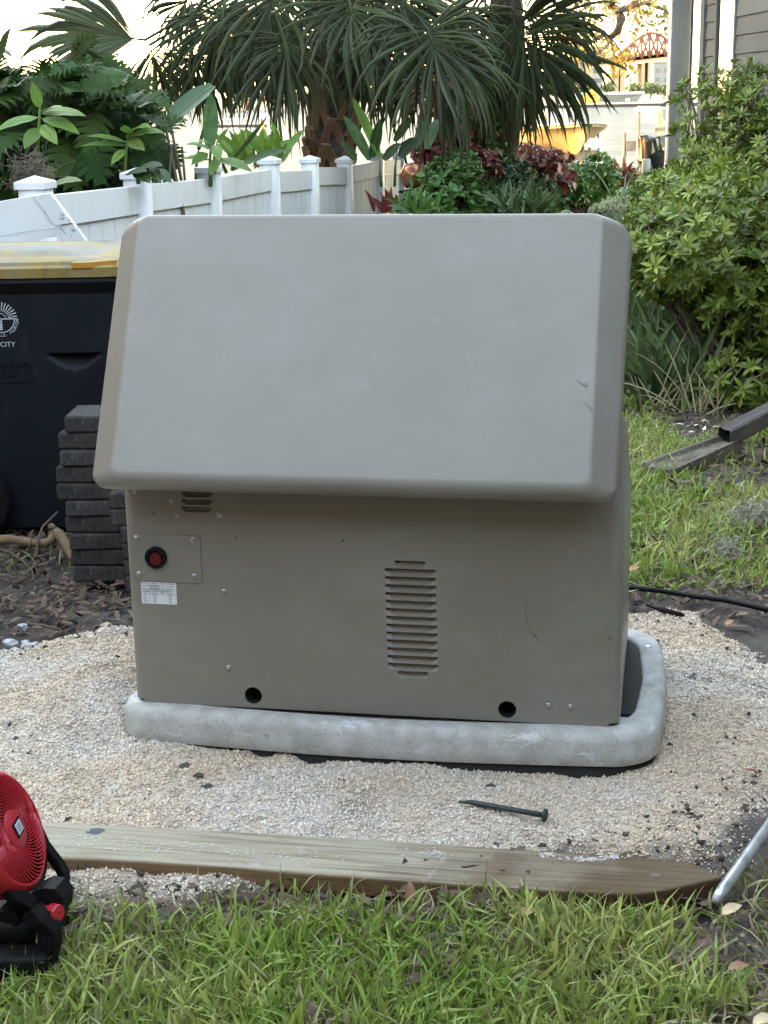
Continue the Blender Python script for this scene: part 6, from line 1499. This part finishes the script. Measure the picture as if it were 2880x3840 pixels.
mb.add(rowsv, [(i*8+j, i*8+j+1, (i+1)*8+j+1, (i+1)*8+j) for i in range(7) for j in range(7)]+[tuple(range(8)), tuple(56+j for j in range(8))]); part('block', mb, m_splash, sb, world=True)

# spanish moss
def moss(label, c, r_, n, mat, cat='moss', name='spanish_moss'):
    t_ = thing(name, label, cat, c); mb = MB()
    for i in range(n):
        p = c+Vector((rr.gauss(0,.5)*r_[0], rr.gauss(0,.5)*r_[1], abs(rr.gauss(0,.5))*r_[2])); d = Vector((rr.gauss(0,1), rr.gauss(0,1), rr.gauss(0,.5))).normalized(); P = [p]
        for k_ in range(5): d = (d+Vector((rr.gauss(0,.7), rr.gauss(0,.7), rr.gauss(-.05,.5)))).normalized(); q = P[-1]+d*.014; q.z = max(q.z, c.z-.3); P.append(q)
        mb.tube(P, rr.uniform(.0008,.0018), 3, cap=False)
    o_ = part('strands', mb, mat, t_, world=True); o_['kind'] = 'stuff'
c = gp(2870, 1955, -.01); moss('grey clump of spanish moss on the lawn at the right edge', c, (.12,.09,.05), 900, m_moss)
c = gp(2720, 2070, -.01); moss('small wisp of grey moss in the lawn', c, (.05,.04,.03), 120, m_moss)
c = at(122, 700, 7.62); moss('dry brown moss tangled behind the first fence post', c, (.085,.06,.13), 700, m_mossbrown, name='moss_tangle')

# roots, twigs, stones, leaves
rt = thing('tree_root', 'exposed brown root curling at the foot of the navy bin', 'root', gp(180, 2030, 0))
mb = MB(); mb.tube([gp(-40,2025,.015), gp(40,2022,.02), gp(120,2035,.02), gp(175,2038,.025), gp(198,2020,.035), gp(200,1990,.05), gp(192,1972,.075)], [.018,.017,.016,.017,.018,.018,.012], 8)
mb.tube([gp(200,1990,.05), gp(222,2005,.05), gp(245,2040,.03), gp(268,2095,.005)], [.018,.02,.017,.010], 8); part('root', mb, m_root, rt, world=True)
for i, (lab, pts) in enumerate((('bent bare twig in the mulch near the left edge', ((0,2060),(40,2072),(78,2100),(92,2110),(120,2140),(130,2180))), ('thin twig standing among weeds by the bin', ((135,2090),(142,2020),(160,1975),(215,1920))), ('short dark stick lying above the gravel edge', ((105,2340),(160,2345),(215,2360))))):
    t_ = thing('twig', lab, 'twig', gp(*pts[0], 0), 0, 'twigs in the mulch'); mb = MB(); mb.tube([gp(x, y, .012+.03*(i == 1)*k_) for k_, (x, y) in enumerate(pts)], [.0055-.0007*k_ for k_ in range(len(pts))], 5); part('stick', mb, m_twig, t_, world=True)
def rock(name, label, px, py, r_, mat, seed, group=None, flat=.6):
    c = gp(px, py, 0); c.z = float(gravel_z(c.x, c.y)) if gravel_d(c.x, c.y) > -.05 else float(gh(c.x, c.y)); bm = bmesh.new(); bmesh.ops.create_icosphere(bm, subdivisions=2, radius=r_); q = random.Random(seed)
    off = Vector((q.random()*9, q.random()*9, q.random()*9))
    for v in bm.verts: v.co *= 1+.45*mnoise.noise(v.co*(1.3/r_)+off); v.co.z *= flat
    me = bpy.data.meshes.new(name); bm.to_mesh(me); bm.free(); me.materials.append(mat); o_ = obj(name, me); o_.location = c+Vector((0,0,r_*flat*.5)); o_.rotation_euler = (0,0,q.random()*6); return tag(o_, label, 'stone', group)
rk = [(40,2412,.022,'large angular white stone in the pile at the left edge of the gravel'),(75,2425,.018,'rounded grey white stone right of the large one in the pile'),(105,2432,.020,'flat pale stone near the middle of the pile by the gravel'),(20,2432,.016,'small white stone at the very left of the pile'),(130,2440,.015,'small grey stone at the right end of the pile'),(60,2440,.017,'white stone on the near side of the pile'),(95,2408,.012,'smallest white stone at the back of the pile')]
for i, (x, y, r_, lab) in enumerate(rk): rock('white_stone', lab, x, y, r_, m_whitestone, i, 'pile of white stones at the gravel edge')
rock('white_stone', 'lone pale stone on the dark soil above the white pile', 82, 2350, .020, m_whitestone, 31); rock('tan_pebble', 'smooth tan pebble on the soil beside the enclosure', 397, 2347, .022, m_tanstone, 40, flat=.8)
for i, (x, y, r_, lab) in enumerate(((695,2885,.015,'blue grey pebble below the left end of the pad'),(1840,2942,.013,'grey pebble in front of the pad'),(780,2960,.011,'dark pebble near the middle of the gravel, left'),(745,2925,.012,'grey ring shaped pebble left of the spike'))): rock('pebble', lab, x, y, r_, m_downspout, 60+i, 'grey pebbles on the gravel')
def deadleaf(label, px, py, L, yaw, mat, z=.03, group='dead leaves on the ground', tilt=.2):
    mb = MB(); strip_leaf(mb, (0,-L/2,0), (0,1,.25), (.15,0,1), L, lance(.27), .5, 6, .3, .1); o_ = obj('dead_leaf', mb.mesh('dead_leaf', mat)); c = gp(px, py, z); o_.location = c; o_.rotation_euler = (tilt, .15, R(yaw)); return tag(o_, label, 'leaf', group)
deadleaf('curled tan leaf on the grass below the steel pipe' , 2745, 3412, .045, -70, m_tanleaf, .045); deadleaf('red brown leaf on the lawn near the lower right corner', 2770, 3627, .038, -100, m_deadleaf, .05); deadleaf('orange leaf lying beside the back of the enclosure', 2375, 2135, .05, -80, m_deadleaf, .02)
deadleaf('brown leaf under the plank edge near the right', 1985, 3418, .04, -60, m_deadleaf, .02); deadleaf('pale tan leaf at the bottom right corner', 2865, 3825, .04, -80, m_tanleaf, .05); deadleaf('rust coloured leaf at the dark edge of the gravel', 2735, 2335, .035, -60, m_deadleaf, .01)
deadleaf('small orange leaf on the soil by the cable', 2510, 2195, .03, 20, m_deadleaf, .01); deadleaf('brown leaf at the left edge of the mulch', 15, 2245, .05, 80, m_deadleaf, .01); deadleaf('upright dry leaf beside the plank', 1535, 3345, .045, 10, m_deadleaf, .02, tilt=1.0)
deadleaf('dark leaf lying on the gravel right of the pad', 2640, 2585, .026, 60, m_bag, .02); deadleaf('dark pointed leaf at the right edge of the gravel', 2850, 2582, .04, 90, m_bag, .02); deadleaf('looped dark leaf on the gravel near the soil', 2820, 2895, .045, 80, m_deadleaf, .02)
deadleaf('brown dried leaf on the fence post beside the ginger leaf', 455, 648, .09, 10, m_deadleaf, 1.09)
# ================================================================== FAN at the lower left
FYD = 2.62
fc = at(20, 3122, FYD)                    # centre of the red head
ax_ = Vector((.92, -.12, .38)).normalized()      # the way it blows
fan_t = thing('work_fan', 'red and black cordless work fan standing in the grass at the lower left', 'fan', (at(60, 3600, FYD).x, FYD, -.02))
zq = ax_.to_track_quat('Z', 'Y').to_matrix().to_4x4(); FM = Matrix.Translation(fc) @ zq
RF = .118
mb = MB(); mb.lathe([(RF*.80,-.062),(RF*.93,-.055),(RF*1.0,-.03),(RF*1.0,.004),(RF*.965,.014),(RF*.90,.020),(RF*.865,.019),(RF*.855,.010),(RF*.86,-.02),(RF*.80,-.06)], 56, FM); part('housing', mb, m_red, fan_t, world=True, sharp=40)
mb = MB(); mb.disc(FM@Vector((0,0,-.045)), RF*.85, ax_, 40, 0); part('back', mb, m_dark, fan_t, world=True)
mb = MB()
for i in range(5):
    a0 = i*2*math.pi/5; vs = []
    for k_ in range(5):
        r_ = RF*(.22+.56*k_/4); sw = a0+.25*k_/4; hw = .34-.02*k_
        for s_, z in ((-hw,-.038),(hw,-.022)): vs.append(FM@Vector((r_*math.cos(sw+s_), r_*math.sin(sw+s_), z)))
    mb.add(vs, [(2*k_, 2*k_+1, 2*k_+3, 2*k_+2) for k_ in range(4)], 0, True)
part('blades', mb, m_black, fan_t, world=True)
mb = MB()
for i in range(44):
    a0 = i*2*math.pi/44; pts = []
    for k_ in range(9):
        f = k_/8; r_ = RF*(.30+.57*f); a_ = a0+1.05*f**1.1; pts.append(FM@Vector((r_*math.cos(a_), r_*math.sin(a_), .0175+.006*math.sin(math.pi*f)-.002*f)))
    mb.beam(pts, .0022, .0085, ax_.orthogonal())
for r_, z in ((.30,.0185),(.42,.019),(.60,.0195)):
    n = 60; ring = [(RF*r_-.0016,z-.004),(RF*r_+.0016,z-.004),(RF*r_+.0016,z+.0022),(RF*r_-.0016,z+.0022),(RF*r_-.0016,z-.004)]; mb.lathe(ring, 56, FM, smooth=False)
part('grille', mb, m_red, fan_t, world=True)
mb = MB(); mb.lathe([(RF*.315,.012),(RF*.315,.022),(RF*.29,.0245),(.001,.0255)], 40, FM); hb = part('hub', mb, m_red, fan_t, world=True, sharp=40)
# badge: tilted white plate with dark border
rx = FM.to_3x3() @ Vector((1,0,0)); 
up_ = (Vector((0,0,1))-ax_*ax_.z).normalized(); rt_ = ax_.cross(up_).normalized(); c = FM@Vector((0,0,.0275))
c = c+rt_*(-.004)
def bq(s1, s2, off): return [c+ax_*off+rt_*(x*s1)+up_*(y*s2) for x, y in ((-1,-.75),(1,-.95),(1,.75),(-1,.95))]
mb = MB(); mb.prism(bq(.0165,.0165,.0), -ax_*.003, 0); bg2 = obj('badge', mb.mesh('badge', m_black, tuple(fan_t.location)), hb)
mb = MB(); mb.prism(bq(.0125,.0120,.0012), -ax_*.001, 0)
for y in (-.35,.1,.5): mb.add([c+ax_*.0016+rt_*(x*.009)+up_*((y+dy)*.0115) for x, dy in ((-1,-.10),(1,-.22),(1,.02),(-1,.14))], [(0,1,2,3)], 1)
mb.v  # plate with three faint lines of print
o_ = obj('badge_plate', mb.mesh('badge_plate', [m_print, m_ink_soft], tuple(fan_t.location)), hb)
# black frame
def f3(x, y, d=0): return at(x, y, FYD+d)
sd = Vector((.35,1,0))
mb = MB(); mb.beam([f3(85,3020,.14), f3(125,3085,.14), f3(165,3170,.14), f3(222,3245,.14), f3(238,3272,.135), f3(238,3320,.13), f3(228,3350,.12), f3(195,3372,.08)], .020, .020, sd); part('handle', mb, m_black, fan_t, world=True)
mb = MB(); mb.beam([f3(160,3180,.135), f3(152,3260,.12), f3(130,3350,.06)], .020, .018, sd); part('brace', mb, m_black, fan_t, world=True)
mb = MB(); mb.beam([f3(-110,3170,-.075), f3(-60,3220,-.08), f3(0,3295,-.08), f3(62,3365,-.075), f3(115,3390,-.06), f3(160,3420,-.03)], .030, .024, sd); part('yoke', mb, m_black, fan_t, world=True)
mb = MB(); cq = f3(165, 3400, .01)
mb.prism([f3(118,3350,-.055), f3(160,3330,-.055), f3(205,3335,-.055), f3(238,3370,-.055), f3(232,3430,-.055), f3(205,3460,-.055), f3(150,3440,-.055), f3(115,3400,-.055)][::-1], (0.01,.045,0)); part('pivot', mb, m_black, fan_t, world=True)
mb = MB(); kd = Vector((.82,-.5,.12)).normalized(); kq = Matrix.Translation(f3(186,3418,-.06)) @ kd.to_track_quat('Z','Y').to_matrix().to_4x4()
kp = []
mb.lathe([(.012,-.02),(.012,.004),(.0165,.006),(.0165,.020),(.0145,.024),(.001,.0245)], 10, kq, smooth=False); part('knob', mb, m_red, fan_t, world=True)
mb = MB(); mb.beam([f3(118,3410,-.085), f3(150,3450,-.09), f3(188,3482,-.085), f3(190,3520,-.085), f3(175,3600,-.08)], .034, .034, sd); part('leg', mb, m_black, fan_t, world=True)
mb = MB(); mb.beam([f3(40,3400,-.05), f3(60,3470,-.05), f3(40,3610,-.05)], .04, .04, sd); part('leg', mb, m_black, fan_t, world=True)
mb = MB(); a_, b_ = f3(-140, 3592, -.1), f3(185, 3592, -.1); mb.bbox((a_.x, FYD-.12, -.02), (b_.x, FYD+.10, .028), .010, 2); part('base', mb, m_black, fan_t, world=True)
mb = MB(); a_, b_ = f3(-100, 3560, -.06), f3(130, 3430, -.06); mb.bbox((a_.x, FYD-.075, .030), (b_.x, FYD+.06, b_.z-.01), .012, 2); part('battery', mb, m_black, fan_t, world=True)
